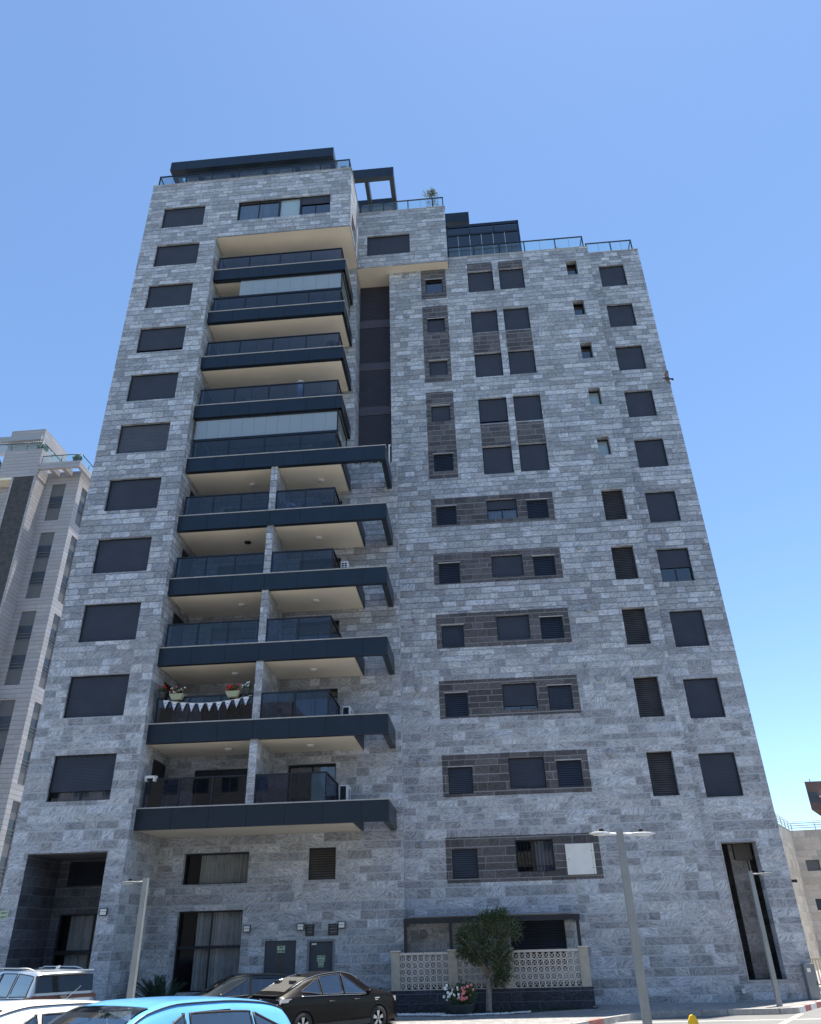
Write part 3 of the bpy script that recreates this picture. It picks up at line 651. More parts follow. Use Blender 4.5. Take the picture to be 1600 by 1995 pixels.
sign(-6.14, 1.23, .2, .17, ['ארון', 'חשמל'], P2+.08, d2, .08)
sign(-17.05+.12, 3.05, .3, .26, ['יציאה', 'רחוב'], ML, B, .1)
# ground-floor shutter in the garden room wall
window(ROOM, MM, kind='louv', rec=.1)
q = MB(); q.box(-2.85, -2.55, MM-.08, MM, 2.1, 2.24); q.lathe((-2.35, MM, 2.13), [(0, -.06), (.14, -.05), (.15, 0)], 16, axis='y'); q.build('vent_cap', M['shutl'], B)
q = MB(); q.box(9.02, 9.14, MR-.1, MR, -.02, .12); q.build('junction_box', M['white'], B)
# ============================================================ CARS
def pch(xs, ys):
    n = len(xs); d = [(ys[i+1]-ys[i])/(xs[i+1]-xs[i]) for i in range(n-1)]
    ms = [d[0]]+[0 if d[i-1]*d[i] <= 0 else 2*d[i-1]*d[i]/(d[i-1]+d[i]) for i in range(1, n-1)]+[d[-1]]
    def f(x):
        x = min(max(x, xs[0]), xs[-1]); i = 0
        while i < n-2 and x > xs[i+1]: i += 1
        h = xs[i+1]-xs[i]; t = (x-xs[i])/h
        return (2*t**3-3*t*t+1)*ys[i]+(t**3-2*t*t+t)*h*ms[i]+(-2*t**3+3*t*t)*ys[i+1]+(t**3-t*t)*h*ms[i+1]
    return f
M['tyre'] = mat('tyre_rubber', (.02, .02, .021), .85, 0, .1, 10)
M['alloy'] = mat('machined_alloy', (.42, .42, .43), .3, .9)
M['trim'] = mat('black_plastic_trim', (.018, .018, .02), .6)
M['chrome'] = mat('chrome_strip', (.6, .6, .6), .15, 1)
M['tail'] = mat('red_lamp_lens', (.07, .006, .008), .25, 0, coat=.3)
M['lens'] = mat('clear_lamp_lens', (.5, .5, .5), .12, .3, coat=.6)
M['plate'] = mat('yellow_plate', (.75, .5, .05), .5)
M['cabin'] = mat('dark_cabin_fabric', (.035, .035, .038), .9)
M['cargl'] = glass('car_window_glass', (.3, .34, .36), .2)
M['dusty'] = glass('dusty_rear_glass', (.3, .33, .33), .1, diff=(.3, .29, .26), dfac=.4)
M['priv'] = glass('privacy_glass', (.09, .1, .115), .2)
def paint(name, col, metal=.3, rough=.32, dust=.1, coat=.7, spec=.5):
    m = mat(name, col, rough, metal, dust, 1.6, coat=coat, spec=spec); m.node_tree.nodes['Principled BSDF'].inputs['Coat Roughness'].default_value = .06; return m
def make_car(name, label, loc, head, L, Wd, H, prof, wheels, pt, group=None, glassm='cargl', ws=(0, 0), rw=(0, 0), sidew=(), arch=.36, roofm=None, extras=None, beltk=.96):
    """prof rows: x, top, belt, half width, half width at roof edge"""
    root = empty(name, loc, label, 'car', group, rz=head); WL[root] = Vector((0, 0, 0))
    X = [p[0] for p in prof]; top = pch(X, [p[1] for p in prof]); belt = pch(X, [p[2] for p in prof]); wb = pch(X, [p[3] for p in prof]); wt = pch(X, [p[4] for p in prof])
    sill = .22; NS = 110
    def sect(x):
        T, Bz, w, t = top(x), belt(x), wb(x), wt(x); Bz = min(Bz, T-.02)
        return [(w*.86, sill), (w*.95, sill+.05), (w*.99, sill+.16), (w*1.0, (sill+Bz)/2+.02), (w*.995, Bz-.16), (w*.985, Bz-.05), (w*beltk, Bz), (t+(w*beltk-t)*.62, Bz+(T-Bz)*.42), (t+(w*beltk-t)*.22, Bz+(T-Bz)*.8), (t, T-.035*min(1, (T-Bz)/.1+.3)), (t*.86, T-.012), (t*.5, T), (0, T+.004)]
    m = MB(); xs = [X[0]+(X[-1]-X[0])*(.5-.5*cos(pi*k/NS))*.35+(X[-1]-X[0])*(k/NS)*.65 for k in range(NS+1)]
    rows = []
    for x in xs:
        s = sect(x); full = [(-y, z) for y, z in s]+[(y, z) for y, z in reversed(s[:-1])]
        # densify lower flank so that the wheel arches read as round
        out = []
        for i, (y, z) in enumerate(full):
            out.append((y, z))
            if i+1 < len(full) and abs(full[i+1][1]-z) > .07:
                for k in range(1, 4): out.append((y+(full[i+1][0]-y)*k/4, z+(full[i+1][1]-z)*k/4))
            elif i+1 < len(full):
                for k in range(1, 4): out.append((y+(full[i+1][0]-y)*k/4, z+(full[i+1][1]-z)*k/4))
        rows.append(out)
    nn = len(rows[0]); wz = .335
    V = [[Vector((x, y, z)) for (y, z) in r] for x, r in zip(xs, rows)]
    ins = [[any(abs(v.y) > .3 and (v.x-wx)**2+(v.z-wz)**2 < arch**2 for wx in wheels) for v in r] for r in V]
    keep = []
    for i in range(NS):
        for j in range(nn-1):
            if not (ins[i][j] and ins[i+1][j] and ins[i+1][j+1] and ins[i][j+1]): keep.append((i, j))
    for i, r in enumerate(V):
        for j, v in enumerate(r):
            if ins[i][j]:
                wx = min(wheels, key=lambda q: abs(q-v.x)); d = Vector((v.x-wx, 0, v.z-wz)); d = d.normalized()*arch if d.length > 1e-4 else Vector((0, 0, arch)); v.x = wx+d.x; v.z = wz+d.z
    m.v = [tuple(v) for r in V for v in r]
    def clear(cx, yy, z):        # faces under the glass are left open so the panes are real openings
        a = abs(yy)
        for w_ in sidew:
            if w_[0] < cx < w_[1] and a > wt(cx)+.004:
                T, Bz = top(cx), belt(cx)
                f0 = w_[2]+(w_[4]-w_[2])*(cx-w_[0])/(w_[1]-w_[0]); f1 = w_[3]+(w_[5]-w_[3])*(cx-w_[0])/(w_[1]-w_[0])
                if Bz+(T-Bz)*f0 < z < Bz+(T-Bz)*f1: return True
        for a0, a1 in (ws, rw):
            if a0 < cx < a1 and a < wt(cx)*.9 and z > belt(cx)+.0: return True
        return False
    for i, j in keep:
        a = i*nn+j; vs = (a, a+nn, a+nn+1, a+1); c = sum((Vector(m.v[k]) for k in vs), Vector())/4
        if clear(c.x, c.y, c.z) and c.z > .8: continue
        m.f.append(vs); m.mi.append(1 if roofm and not ((c.z > top(c.x)-.3 or (c.x > .1 and c.z > belt(c.x)+.04)) and c.x > -1.9 and c.z > belt(c.x)+.06) else 0); m.sm.append(True)
    n0 = len(m.v)
    for r in (V[0], V[-1]):
        k = len(m.v); m.v += [tuple(v) for v in r]; m.f.append(tuple(range(k, k+nn))); m.mi.append(0); m.sm.append(False)
    m.build('body', [pt, roofm or pt], root)
    # windows: grids on the same surface, 6 mm proud
    def side_patch(x0, x1, a0, a1, b0, b1, sgn, off=.006, n=14):
        g = MB(); P = []
        for i in range(n+1):
            x = x0+(x1-x0)*i/n; f0 = a0+(b0-a0)*i/n; f1 = a1+(b1-a1)*i/n; s = sect(x); Bz, T = s[6][1], top(x); w, t = s[6][0], s[9][0]; row = []
            for k in range(7):
                f = f0+(f1-f0)*k/6; z = Bz+(T-Bz)*f
                y = w+(t-w)*((f/.42)*.38 if f < .42 else (.38+(f-.42)/.38*.4 if f < .8 else .78+(f-.8)/.2*.22)); row.append(Vector((x, sgn*(y+off), z+off*.3)))
            P.append(row)
        for i in range(n):
            for k in range(6): g.quad(P[i][k], P[i+1][k], P[i+1][k+1], P[i][k+1], sm=True)
        return g, P
    for (x0, x1, a0, a1, b0, b1) in sidew:
        for sgn in (-1, 1):
            g, P = side_patch(x0, x1, a0, a1, b0, b1, sgn); wn = g.build('side_window', M[glassm], root)
            fr = MB(); loop = [r[0] for r in P]+[P[-1][k] for k in range(1, 7)]+[r[6] for r in reversed(P[:-1])]+[P[0][k] for k in range(5, -1, -1)]
            fr.tube(loop, .014, 5, cap=False); fr.build('window_trim', M['trim'], wn)
    def top_patch(x0, x1, kk=.9, n=10):
        g = MB(); P = []
        for i in range(n+1):
            x = x0+(x1-x0)*i/n; t = wt(x)*kk; T = top(x); row = []
            for k in range(11):
                s = -1+2*k/10; row.append(Vector((x, s*t, T+.01-.012*s*s)))
            P.append(row)
        for i in range(n):
            for k in range(10): g.quad(P[i][k], P[i+1][k], P[i+1][k+1], P[i][k+1], sm=True)
        return g
    if ws[1] > ws[0]: top_patch(*ws).build('windscreen', M['cargl'], root)
    if rw[1] > rw[0]: top_patch(*rw).build('rear_window', M['dusty'], root)
    # cabin
    q = MB(); xa, xb = X[0]+.7, X[-1]-1.0; q.box(xa, xb, -Wd*.42, Wd*.42, .4, .78)
    for x in (.25, -.75):
        for y in (-.36, .36): q.box(x-.55, x, y-.24, y+.24, .7, .8); q.obox((x-.62, y, 1.0), (.07, 0, 0), (0, .22, 0), (-.05, 0, .28)); q.box(x-.74, x-.64, y-.12, y+.12, 1.24, 1.4)
    q.lathe((.62, .36, .98), [(.17, -.015), (.19, 0), (.17, .015)], 18, axis='x'); q.box(.7, 1.05, -.65, .65, .78, .93)
    q.build('seats', M['cabin'], root)
    for wx in wheels:
        for sgn in (-1, 1):
            y = sgn*(Wd/2-.12)
            w = MB(); w.lathe((wx, y, wz), [(.2, -.1), (.3, -.105), (.335, -.07), (.335, .07), (.3, .105), (.215, .1), (.21, .02), (.0, .02)], 28, axis='y'); wo = w.build('wheel', [M['tyre']], root)
            w = MB(); yy = y+sgn*.085
            w.lathe((wx, yy, wz), [(.215, -.01), (.225, .0), (.215, .01), (.2, .0)], 28, axis='y'); w.lathe((wx, yy, wz), [(.05, -.015), (.05, .012), (0, .014)], 14, axis='y')
            for k in range(5):
                for dd in (-.16, .16):
                    a = 2*pi*k/5+.3; c0 = Vector((wx+.05*cos(a+dd), yy, wz+.05*sin(a+dd))); c1 = Vector((wx+.212*cos(a+dd*.9), yy, wz+.212*sin(a+dd*.9)))
                    d = c1-c0; nrm = Vector((-d.z, 0, d.x)).normalized()*.016; w.quad(c0-nrm, c1-nrm*1.5, c1+nrm*1.5, c0+nrm)
            w.build('rim', M['alloy'], wo)
            w = MB(); w.lathe((wx, sgn*(Wd/2-.22), wz), [(arch, -.2), (arch, .2)], 24, axis='y'); w.lathe((wx, sgn*(Wd/2-.4), wz), [(arch, 0), (0, 0)], 24, axis='y')
            w.build('wheel_arch', M['trim'], root)
    q = MB(); q.box(X[0]+.1, X[-1]-.1, -Wd*.44, Wd*.44, .2, .24); q.build('underbody', M['trim'], root)
    for sgn in (-1, 1):
        q = MB(); xm = (sidew[0][1] if sidew else .8)-.12; yb = wb(xm)*.97; q.blob((xm, sgn*(yb+.12), belt(xm)+.07), (.07, .11, .075), seg=12, rings=8); q.tube([(xm, sgn*yb, belt(xm)), (xm, sgn*(yb+.08), belt(xm)+.03)], .02, 6)
        q.build('wing_mirror', pt, root)
    if extras: extras(root, sect, top, belt, wb, wt)
    return root
GZ = -.4
BX, BY, WX, WY = -3.9, -19.4, -6.25, -18.0
# ---- black coupe SUV
def ex_black(root, sect, top, belt, wb, wt):
    for s in (-1, 1):
        q = MB(); q.obox((-2.12, s*.62, .93), (.05, 0, 0), (.0, .2, 0), (0, 0, .06)); q.obox((-1.98, s*.83, .95), (.16, 0, 0), (-.0, .03, 0), (.03, 0, .045)); q.build('tail_lamp', M['lens'], root)
        q = MB(); q.obox((2.03, s*.68, .8), (.14, 0, 0), (-s*.06, .12, 0), (0, 0, .06)); q.build('headlight', M['lens'], root)
        for x in (-.45, .48): q = MB(); q.tube([(x-.11, s*(wb(x)+.012), .86), (x+.11, s*(wb(x)+.012), .865)], .017, 6); q.build('door_handle', M['trim'], root)
        q = MB()
        for x in (-.62, .1, .98):
            ss = sect(x); q.tube([(x, s*(y+.002), z) for y, z in ss[1:7]], .004, 4)
        q.build('door_seam', M['trim'], root)
        q = MB(); q.tube([(x/10, s*(sect(x/10)[6][0]+.008), belt(x/10)+.01) for x in range(-15, 11)], .009, 5); q.tube([(x/10, s*(wt(x/10)+.0), top(x/10)-.02) for x in range(-17, 9)], .01, 5); q.build('chrome_line', M['chrome'], root)
        q = MB(); q.box(1.18, 1.36, s*(wb(1.2)-.0), s*(wb(1.2)+.008), .84, .87); q.box(1.2, 1.3, s*wb(1.2), s*(wb(1.2)+.008), .8, .82); q.build('fender_badge', M['chrome'], root)
        q = MB(); q.box(-1.0, 1.0, s*(wb(0)*.97), s*(wb(0)+.005), .24, .36); q.build('side_cladding', M['trim'], root)
    q = MB(); q.box(-2.2, -1.98, -.62, .62, 1.05, 1.075); q.build('spoiler', M['black'], root)
    q = MB(); q.box(-2.25, -2.14, -.78, .78, .86, .88); q.box(-2.24, -2.15, -.75, .75, .975, .985); q.build('chrome_line', M['chrome'], root)
    q = MB(); c = Vector((-2.262, 0, .93))
    for k in range(4):
        a = [(0, .07), (.042, 0), (0, -.07), (-.042, 0)]; p, r_ = a[k], a[(k+1) % 4]; q.tube([c+Vector((0, *p)), c+Vector((0, *r_))], .009, 5)
    q.build('diamond_emblem', M['chrome'], root)
    q = MB(); q.obox((-.98, 0, 1.5), (.07, 0, -.01), (0, .012, 0), (-.03, 0, .045)); q.build('antenna', M['trim'], root)
    q = MB(); q.box(-2.3, -2.27, -.26, .26, .55, .66); q.build('number_plate', M['plate'], root)
blackp = [(-2.285, .6, .48, .70, .62), (-2.24, .86, .78, .78, .68), (-2.16, 1.03, .94, .82, .70), (-2.0, 1.10, 1.0, .86, .68), (-1.6, 1.27, 1.02, .89, .60), (-1.1, 1.45, 1.01, .905, .56), (-.5, 1.555, 1.0, .91, .56), (.05, 1.58, .985, .91, .57), (.45, 1.52, .97, .91, .58), (.85, 1.32, .96, .905, .62), (1.22, 1.12, .955, .90, .68), (1.6, 1.04, .95, .88, .72), (1.95, .96, .88, .84, .72), (2.18, .82, .74, .76, .66), (2.285, .55, .48, .66, .58)]
hd = radians(48); hv = Vector((cos(hd), sin(hd), 0)); lf = Vector((-sin(hd), cos(hd), 0))
rearw = Vector((-5.25, -4.19, 0)); frontw = Vector((-3.37, -2.11, 0)); c = (rearw+frontw)/2+lf*.8+hv*.02
P_BLACK = paint('black_brown_metallic_paint', (.007, .006, .0065), .0, .35, .2, .12, .12)
make_car('coupe_suv', 'black coupe-roofed SUV parked nose in towards the breeze block fence', (c.x, c.y, GZ), hd, 4.57, 1.82, 1.58, blackp, (-1.4, 1.34), P_BLACK, 'cars parked at an angle before the building', 'cargl', ws=(.42, 1.2), rw=(-1.88, -1.05), sidew=((.08, .98, .06, .88, .06, .12), (-.72, .0, .06, .86, .06, .88), (-1.4, -.78, .3, .42, .06, .84)), extras=ex_black)
# ---- silver people carrier
def ex_van(root, sect, top, belt, wb, wt):
    q = MB()
    for s in (-1, 1): q.tube([(-2.0+i*.19, s*(wt(-1+i*.1)-.03), 1.745+.06*sin(pi*min(1, i/3)/2) if i < 15 else 1.76) for i in range(17)], .018, 6)
    q.build('roof_rail', M['white'], root)
    q = MB(); q.box(-2.6, -2.585, -.88, .88, 1.08, 1.17); q.box(-2.585, -2.2, .885, .93, 1.07, 1.15); q.box(-2.585, -2.2, -.93, -.885, 1.07, 1.15); q.build('tail_lamp_bar', M['tail'], root)
    q = MB(); q.box(-2.72, -2.45, -.7, .7, 1.72, 1.75); q.build('spoiler', root_paint, root)
    q = MB(); q.obox((-2.53, 0, 1.43), (.02, 0, -.005), (0, .8, 0), (.055, 0, .2)); q.build('tailgate_glass', M['privo'], root)
    text('KIΛ', .075, (-2.61, 0, 1.1), root, M['chrome'], rot=(pi/2, 0, -pi/2), name='badge_lettering', sx=1.5)
    q = MB(); q.box(-2.64, -2.6, -.27, .27, .9, 1.03); pl = q.build('number_plate', M['plate'], root); q = MB(); q.box(-2.63, -2.595, -.29, .29, .885, 1.045); q.build('plate_frame', M['trim'], pl)
    text('736-60-32', .105, (-2.645, 0, .93), pl, M['ink'], rot=(pi/2, 0, -pi/2), name='plate_number')
    q = MB(); q.tube([(-2.63, .35, 1.04), (-2.68, -.05, 1.08), (-2.66, -.42, 1.36)], .012, 5); q.build('rear_wiper', M['white'], root)
    q = MB(); q.obox((-1.9, 0, 1.8), (.09, 0, -.01), (0, .018, 0), (-.03, 0, .05)); q.build('antenna', M['white'], root)
    for s in (-1, 1): q = MB(); q.tube([(-2.3+i*.2, s*(sect(-2.3+i*.2)[6][0]+.01), belt(-2.3+i*.2)+.0) for i in range(20)], .012, 5); q.build('chrome_line', M['navy'], root)
vanp = [(-2.59, .9, .72, .80, .7), (-2.56, 1.35, 1.05, .9, .76), (-2.42, 1.70, 1.08, .95, .74), (-2.1, 1.755, 1.09, .97, .72), (-1.0, 1.77, 1.08, .99, .72), (.0, 1.77, 1.07, .995, .72), (.7, 1.72, 1.06, .99, .71), (1.2, 1.45, 1.05, .98, .74), (1.6, 1.19, 1.03, .96, .8), (2.0, 1.08, .98, .93, .8), (2.4, .92, .84, .85, .75), (2.57, .6, .5, .74, .66)]
M['privo'] = mat('dark_tailgate_glass', (.012, .014, .018), .06, 0, coat=.3)
root_paint = P_VAN = paint('silver_white_paint', (.5, .53, .57), .35, .35)
hv_ = radians(90+50); a = Vector((-11.7, -5.2, 0)); d = Vector((cos(hv_), sin(hv_), 0)); c = a+d*2.55
make_car('people_carrier', 'silver people carrier seen from behind with red light bar and yellow plate', (c.x, c.y, GZ+.08), hv_, 5.15, 1.99, 1.77, vanp, (-1.5, 1.58), P_VAN, 'cars parked at an angle before the building', 'priv', ws=(.75, 1.55), sidew=((.0, .95, .06, .86, .06, .35), (-1.1, -.08, .06, .86, .06, .86), (-2.3, -1.22, .1, .8, .06, .86)), extras=ex_van)
# ---- hatchbacks in the foreground row
hatch = [(-2.03, .6, .48, .72, .6), (-1.99, .95, .8, .8, .64), (-1.9, 1.2, .98, .84, .62), (-1.72, 1.40, 1.0, .86, .60), (-1.3, 1.485, .99, .875, .60), (-.7, 1.53, .97, .88, .61), (-.1, 1.54, .955, .88, .62), (.3, 1.49, .945, .88, .63), (.75, 1.28, .935, .875, .66), (1.15, 1.08, .925, .865, .70), (1.5, .99, .9, .84, .70), (1.8, .88, .8, .78, .66), (1.98, .72, .62, .70, .6), (2.03, .5, .42, .62, .52)]
def ex_hatch(root, sect, top, belt, wb, wt):
    q = MB(); q.box(.62, .72, .25, .62, 1.0, 1.02); q.build('dashboard_papers', M['ivory'], root)
    for s in (-1, 1):
        q = MB(); q.obox((-1.86, s*.74, 1.0), (.05, -s*.02, 0), (-.02, .05, 0), (.02, 0, .12)); q.build('tail_lamp', M['lens'], root)
        q = MB(); q.tube([(-1.75+i*.1, s*(wt(-1.75+i*.1)+.012), top(-1.75+i*.1)-.035) for i in range(25)], .007, 4); q.build('roof_seam', M['trim'], root)
    q = MB(); q.tube([(.9, .5, 1.215), (.62, .1, 1.36)], .01, 5); q.build('wiper', M['trim'], root)
wn = ((-.12, .86, .05, .78, .05, .1), (-1.12, -.2, .05, .74, .05, .78), (-1.6, -1.18, .22, .42, .05, .72))
P_GREY = paint('dark_grey_paint', (.025, .032, .036), .1, .35, .1, .3, .3); P_BLUE = paint('sky_blue_paint', (.11, .36, .68), .0, .42); P_WHITE = paint('white_paint', (.8, .8, .78), 0, .35)
hb = radians(242)
make_car('hatchback', 'sky blue hatchback whose roof fills the bottom left foreground', (BX, BY, -.13), hb, 4.06, 1.76, 1.54, hatch, (-1.25, 1.27), P_BLUE, 'cars parked in the near row', roofm=P_GREY, ws=(.27, 1.1), rw=(-1.93, -1.76), sidew=wn, extras=ex_hatch)
make_car('hatchback', 'white hatchback cut off by the left edge beyond the sky blue car', (WX, WY, -.2), hb, 4.06, 1.76, 1.54, hatch, (-1.25, 1.27), P_WHITE, 'cars parked in the near row', ws=(.27, 1.1), rw=(-1.93, -1.76), sidew=wn, extras=ex_hatch)
make_car('hatchback', 'dark grey car mostly hidden behind the black coupe-roofed SUV', (-7.75, -1.6, GZ), radians(205), 4.06, 1.76, 1.54, hatch, (-1.25, 1.27), P_GREY, 'cars parked at an angle before the building', ws=(.27, 1.1), rw=(-1.93, -1.76), sidew=wn, extras=ex_hatch)
# ============================================================ GARDEN WALL AND LEAN-TO
M['block'] = mat('sand_coloured_block', (.46, .41, .33), .9, 0, .12, 6, .2)
M['screen'] = mat('pale_breeze_block', (.64, .57, .48), .9, 0, .1, 9)
gw = empty('garden_wall', (0, 2.3, -.25), 'low wall of patterned pale breeze blocks on a black marble base behind the olive tree', 'garden wall')
YF = 2.3
q = MB(); q.box(-3.46, 3.56, YF-.1, YF+.16, -.3, .39); q.build('base', M['base'], gw)
pil = [(-3.43, -3.13), (-1.4, -1.08), (.54, .9), (3.2, 3.52)]
for a, b in pil:
    q = MB()
    for k in range(5): q.box(a, b, YF-.08, YF+.2, .393+k*.236, .393+k*.236+.23)
    q.box(a+.006, b-.006, YF-.074, YF+.19, .39, 1.55); o = q.build('pillar', M['block'], gw)
    q = MB(); q.box(a-.03, b+.03, YF-.12, YF+.24, 1.571, 1.61); q.build('pillar_cap', M['screen'], o)
def screen(x0, x1, z0, z1, rows):
    q = MB(); n = round((x1-x0)/.216); cw, ch = (x1-x0)/n, (z1-z0)/rows; y0, y1 = YF-.02, YF+.08
    def bar(a, b, w):
        a, b = Vector((a[0], 0, a[1])), Vector((b[0], 0, b[1])); d = b-a; nn = Vector((-d.z, 0, d.x)).normalized()*w; c = (a+b)/2
        q.obox((c.x, (y0+y1)/2, c.z), d/2, (0, (y1-y0)/2, 0), nn)
    def lens(c, L, w, vert):
        pts = []
        for k in range(12):
            t = 2*pi*k/12; p, s = L*cos(t), w*sin(t); pts.append((c[0]+(s if vert else p), c[1]+(p if vert else s)))
        q.poly([(a, y0-.004, b) for a, b in pts]); 
        for k in range(12): a, b = pts[k], pts[(k+1) % 12]; q.quad((a[0], y0-.004, a[1]), (a[0], y1-.02, a[1]), (b[0], y1-.02, b[1]), (b[0], y0-.004, b[1]))
    for i in range(n):
        for j in range(rows):
            x, z = x0+i*cw, z0+j*ch
            bar((x, z), (x+cw, z+ch), .011); bar((x, z+ch), (x+cw, z), .0105)
            if i: lens((x, z+ch/2), ch*.38, cw*.14, True)
            if j: lens((x+cw/2, z), cw*.38, ch*.13, False)
    q.box(x0, x0+.014, y0+.002, y1, z0, z1); q.box(x1-.014, x1, y0+.002, y1, z0, z1)
    q.box(x0, x1, y0+.004, y1, z0-.02, z0+.006); o = q.build('breeze_block_screen', M['screen'], gw)
    q = MB(); k = round((x1-x0)/.42)
    for i in range(k): q.box(x0+(x1-x0)*i/k+.004, x0+(x1-x0)*(i+1)/k-.004, YF-.06, YF+.15, z1, z1+.075)
    q.build('coping', M['screen'], gw)
for (a, b) in ((-3.13, -1.4), (-1.08, .54), (.9, 3.2)): screen(a, b, .41, 1.46, 5)
q = MB(); q.box(-3.4, 3.5, 3.3, 3.4, -.25, .5); q.build('planter_back', M['base'], gw)
ln = empty('lean_to', (.1, 3, -.25), 'dark metal lean-to canopy over the enclosed ground-floor garden', 'canopy')
q = MB(); q.box(-2.98, 3.4, 2.42, 2.54, 2.44, 2.62); q.box(-2.98, -2.88, 2.54, 3.68, 2.44, 2.61); q.box(3.28, 3.4, 2.54, 3.68, 2.44, 2.61); q.build('frame', M['frame'], ln)
for x in (-2.93, -1.28, 3.3): q = MB(); q.box(x-.05, x+.06, 2.43, 2.53, .45, 2.44); q.build('post', M['frame'], ln)
q = MB()
n = 90
for i in range(n):
    x0 = -2.8+6.05*i/n; x1 = -2.8+6.05*(i+1)/n; z0 = 2.66+(.018 if i % 2 else 0); z1 = 2.66+(0 if i % 2 else .018)
    q.quad((x0, 2.38, z0), (x1, 2.38, z1), (x1, 3.68, z1+.08), (x0, 3.68, z0+.08), sm=True); q.quad((x0, 2.38, z0-.012), (x1, 2.38, z1-.012), (x1, 2.38, z1), (x0, 2.38, z0))
q.build('corrugated_roof', M['shutl'], ln)

# ============================================================ STREET LAMPS
M['pole'] = mat('grey_painted_pole', (.28, .295, .29), .5, .1, .08, 3)
def lamp(x, y, gz, h, label, heads, wd=.075):
    r = empty('street_lamp', (x, y, gz), label, 'street lamp', 'square-section street lamps')
    q = MB(); n = len(q.v)
    for z, s in ((0, wd*1.12), (h, wd*.9)):
        for a, b in ((-1, -1), (1, -1), (1, 1), (-1, 1)): q.v.append((x+a*s, y+b*s, gz+z))
    for k in range(4): q.f.append((k, (k+1) % 4, (k+1) % 4+4, k+4)); q.mi.append(0); q.sm.append(False)
    q.f.append((4, 5, 6, 7)); q.mi.append(0); q.sm.append(False)
    po = q.build('pole', M['pole'], r); q = MB(); q.box(x-.05, x+.05, y-wd*1.12-.004, y-wd*1.1, gz+.35, gz+.95); q.build('access_door', M['pole'], po)
    for dx, dy in heads:
        d = Vector((dx, dy, 0)).normalized(); s = Vector((-d.y, d.x, 0)); c = Vector((x, y, gz+h-.1))
        q = MB(); q.tube([c+d*wd, c+d*(wd+.22)], .028, 8); a = q.build('arm', M['white'] if len(heads) > 1 else M['pole'], r)
        q = MB(); P = []
        for t, w, z0, z1 in ((.2, .05, -.025, .02), (.28, .085, -.03, .03), (.45, .1, -.03, .032), (.6, .09, -.018, .024), (.7, .05, -.008, .008)):
            P.append([c+d*(wd+t)+s*(-w)+Vector((0, 0, z0)), c+d*(wd+t)+s*w+Vector((0, 0, z0)), c+d*(wd+t)+s*w+Vector((0, 0, z1*.6)), c+d*(wd+t)+s*w*.5+Vector((0, 0, z1)), c+d*(wd+t)-s*w*.5+Vector((0, 0, z1)), c+d*(wd+t)-s*w+Vector((0, 0, z1*.6))])
        for i in range(4):
            for k in range(6): q.quad(P[i][k], P[i+1][k], P[i+1][(k+1) % 6], P[i][(k+1) % 6])
        q.poly(P[0]); q.poly(list(reversed(P[-1]))); h_ = q.build('lamp_head', M['white'] if len(heads) > 1 else M['pole'], r)
        q = MB(); q.obox(c+d*(wd+.45)+Vector((0, 0, -.034)), d*.13, s*.065, (0, 0, .005)); q.build('diffuser', M['ivory'], h_)
        q = MB(); q.obox(c+d*(wd+.4)+Vector((0, 0, .06)), d*.035, s*.035, (0, 0, .03)); q.build('photocell', M['black'], h_)
lamp(3.0, -11.0, -.32, 4.22, 'tall grey street lamp with two heads, nearest in the foreground on the right', ((-.85, -.5), (1, .15)), .075)
lamp(9.46, 1.66, -.25, 4.03, 'single-headed street lamp standing before the narrow passage opening', ((1, .1),), .07)
lamp(-9.45, -6.0, -.4, 4.03, 'single-headed street lamp beside the porch column, left of the palm', ((-1, .1),), .075)

# ============================================================ PLANTS
def leafmat(name, a, b, tr=.25):
    m, t, p = newmat(name); q = NT(t); g = t.nodes.new('ShaderNodeNewGeometry'); c = q.mix(q.mr(g.outputs['Random Per Island'], 0, 1, 0, 1), a, b)
    t.links.new(c, p.inputs['Base Color']); p.inputs['Roughness'].default_value = .55
    tl = t.nodes.new('ShaderNodeBsdfTranslucent'); t.links.new(c, tl.inputs[0]); mx = t.nodes.new('ShaderNodeMixShader'); mx.inputs[0].default_value = tr
    t.links.new(p.outputs[0], mx.inputs[1]); t.links.new(tl.outputs[0], mx.inputs[2]); t.links.new(mx.outputs[0], t.nodes['Material Output'].inputs[0]); return m
M['olive'] = leafmat('olive_leaf', (.03, .055, .022), (.12, .16, .075)); M['palm'] = leafmat('palm_frond', (.012, .035, .015), (.035, .075, .03)); M['leaf'] = leafmat('garden_leaf', (.03, .07, .02), (.09, .16, .05))
M['bark'] = mat('pale_grey_bark', (.26, .23, .19), .9, 0, .3, 14, .6)
M['pink'] = mat('pink_petals', (.7, .22, .22), .7, 0, .2, 20); M['wpet'] = mat('white_petals', (.8, .8, .76), .7); M['red'] = mat('red_petals', (.6, .02, .02), .6)
M['pot'] = mat('dark_grey_planter', (.035, .045, .05), .6, 0, .1, 4); M['opot'] = mat('olive_plastic_planter', (.34, .36, .24), .6)
def leaf(q, p, d, L, w):
    d = d.normalized(); s = d.cross(Vector((R.gauss(0, 1), R.gauss(0, 1), R.gauss(0, 1)))).normalized()*w
    q.poly([p, p+d*L*.5+s, p+d*L, p+d*L*.5-s])
def foliage(q, centres, n, L, w, twig=.1):
    for _ in range(n):
        c, r = R.choice(centres); v = Vector((R.gauss(0, 1), R.gauss(0, 1), R.gauss(0, 1))).normalized(); rad = R.random()**.45
        p = Vector(c)+Vector((v.x*r[0], v.y*r[1], v.z*r[2]))*rad
        d = (v+Vector((0, 0, .5))+Vector((R.gauss(0, .5), R.gauss(0, .5), R.gauss(0, .5)))).normalized()
        for k in range(5): leaf(q, p+d*twig*k/4, (d+Vector((R.gauss(0, .8), R.gauss(0, .8), R.gauss(0, .8)))), L*R.uniform(.7, 1.2), w)
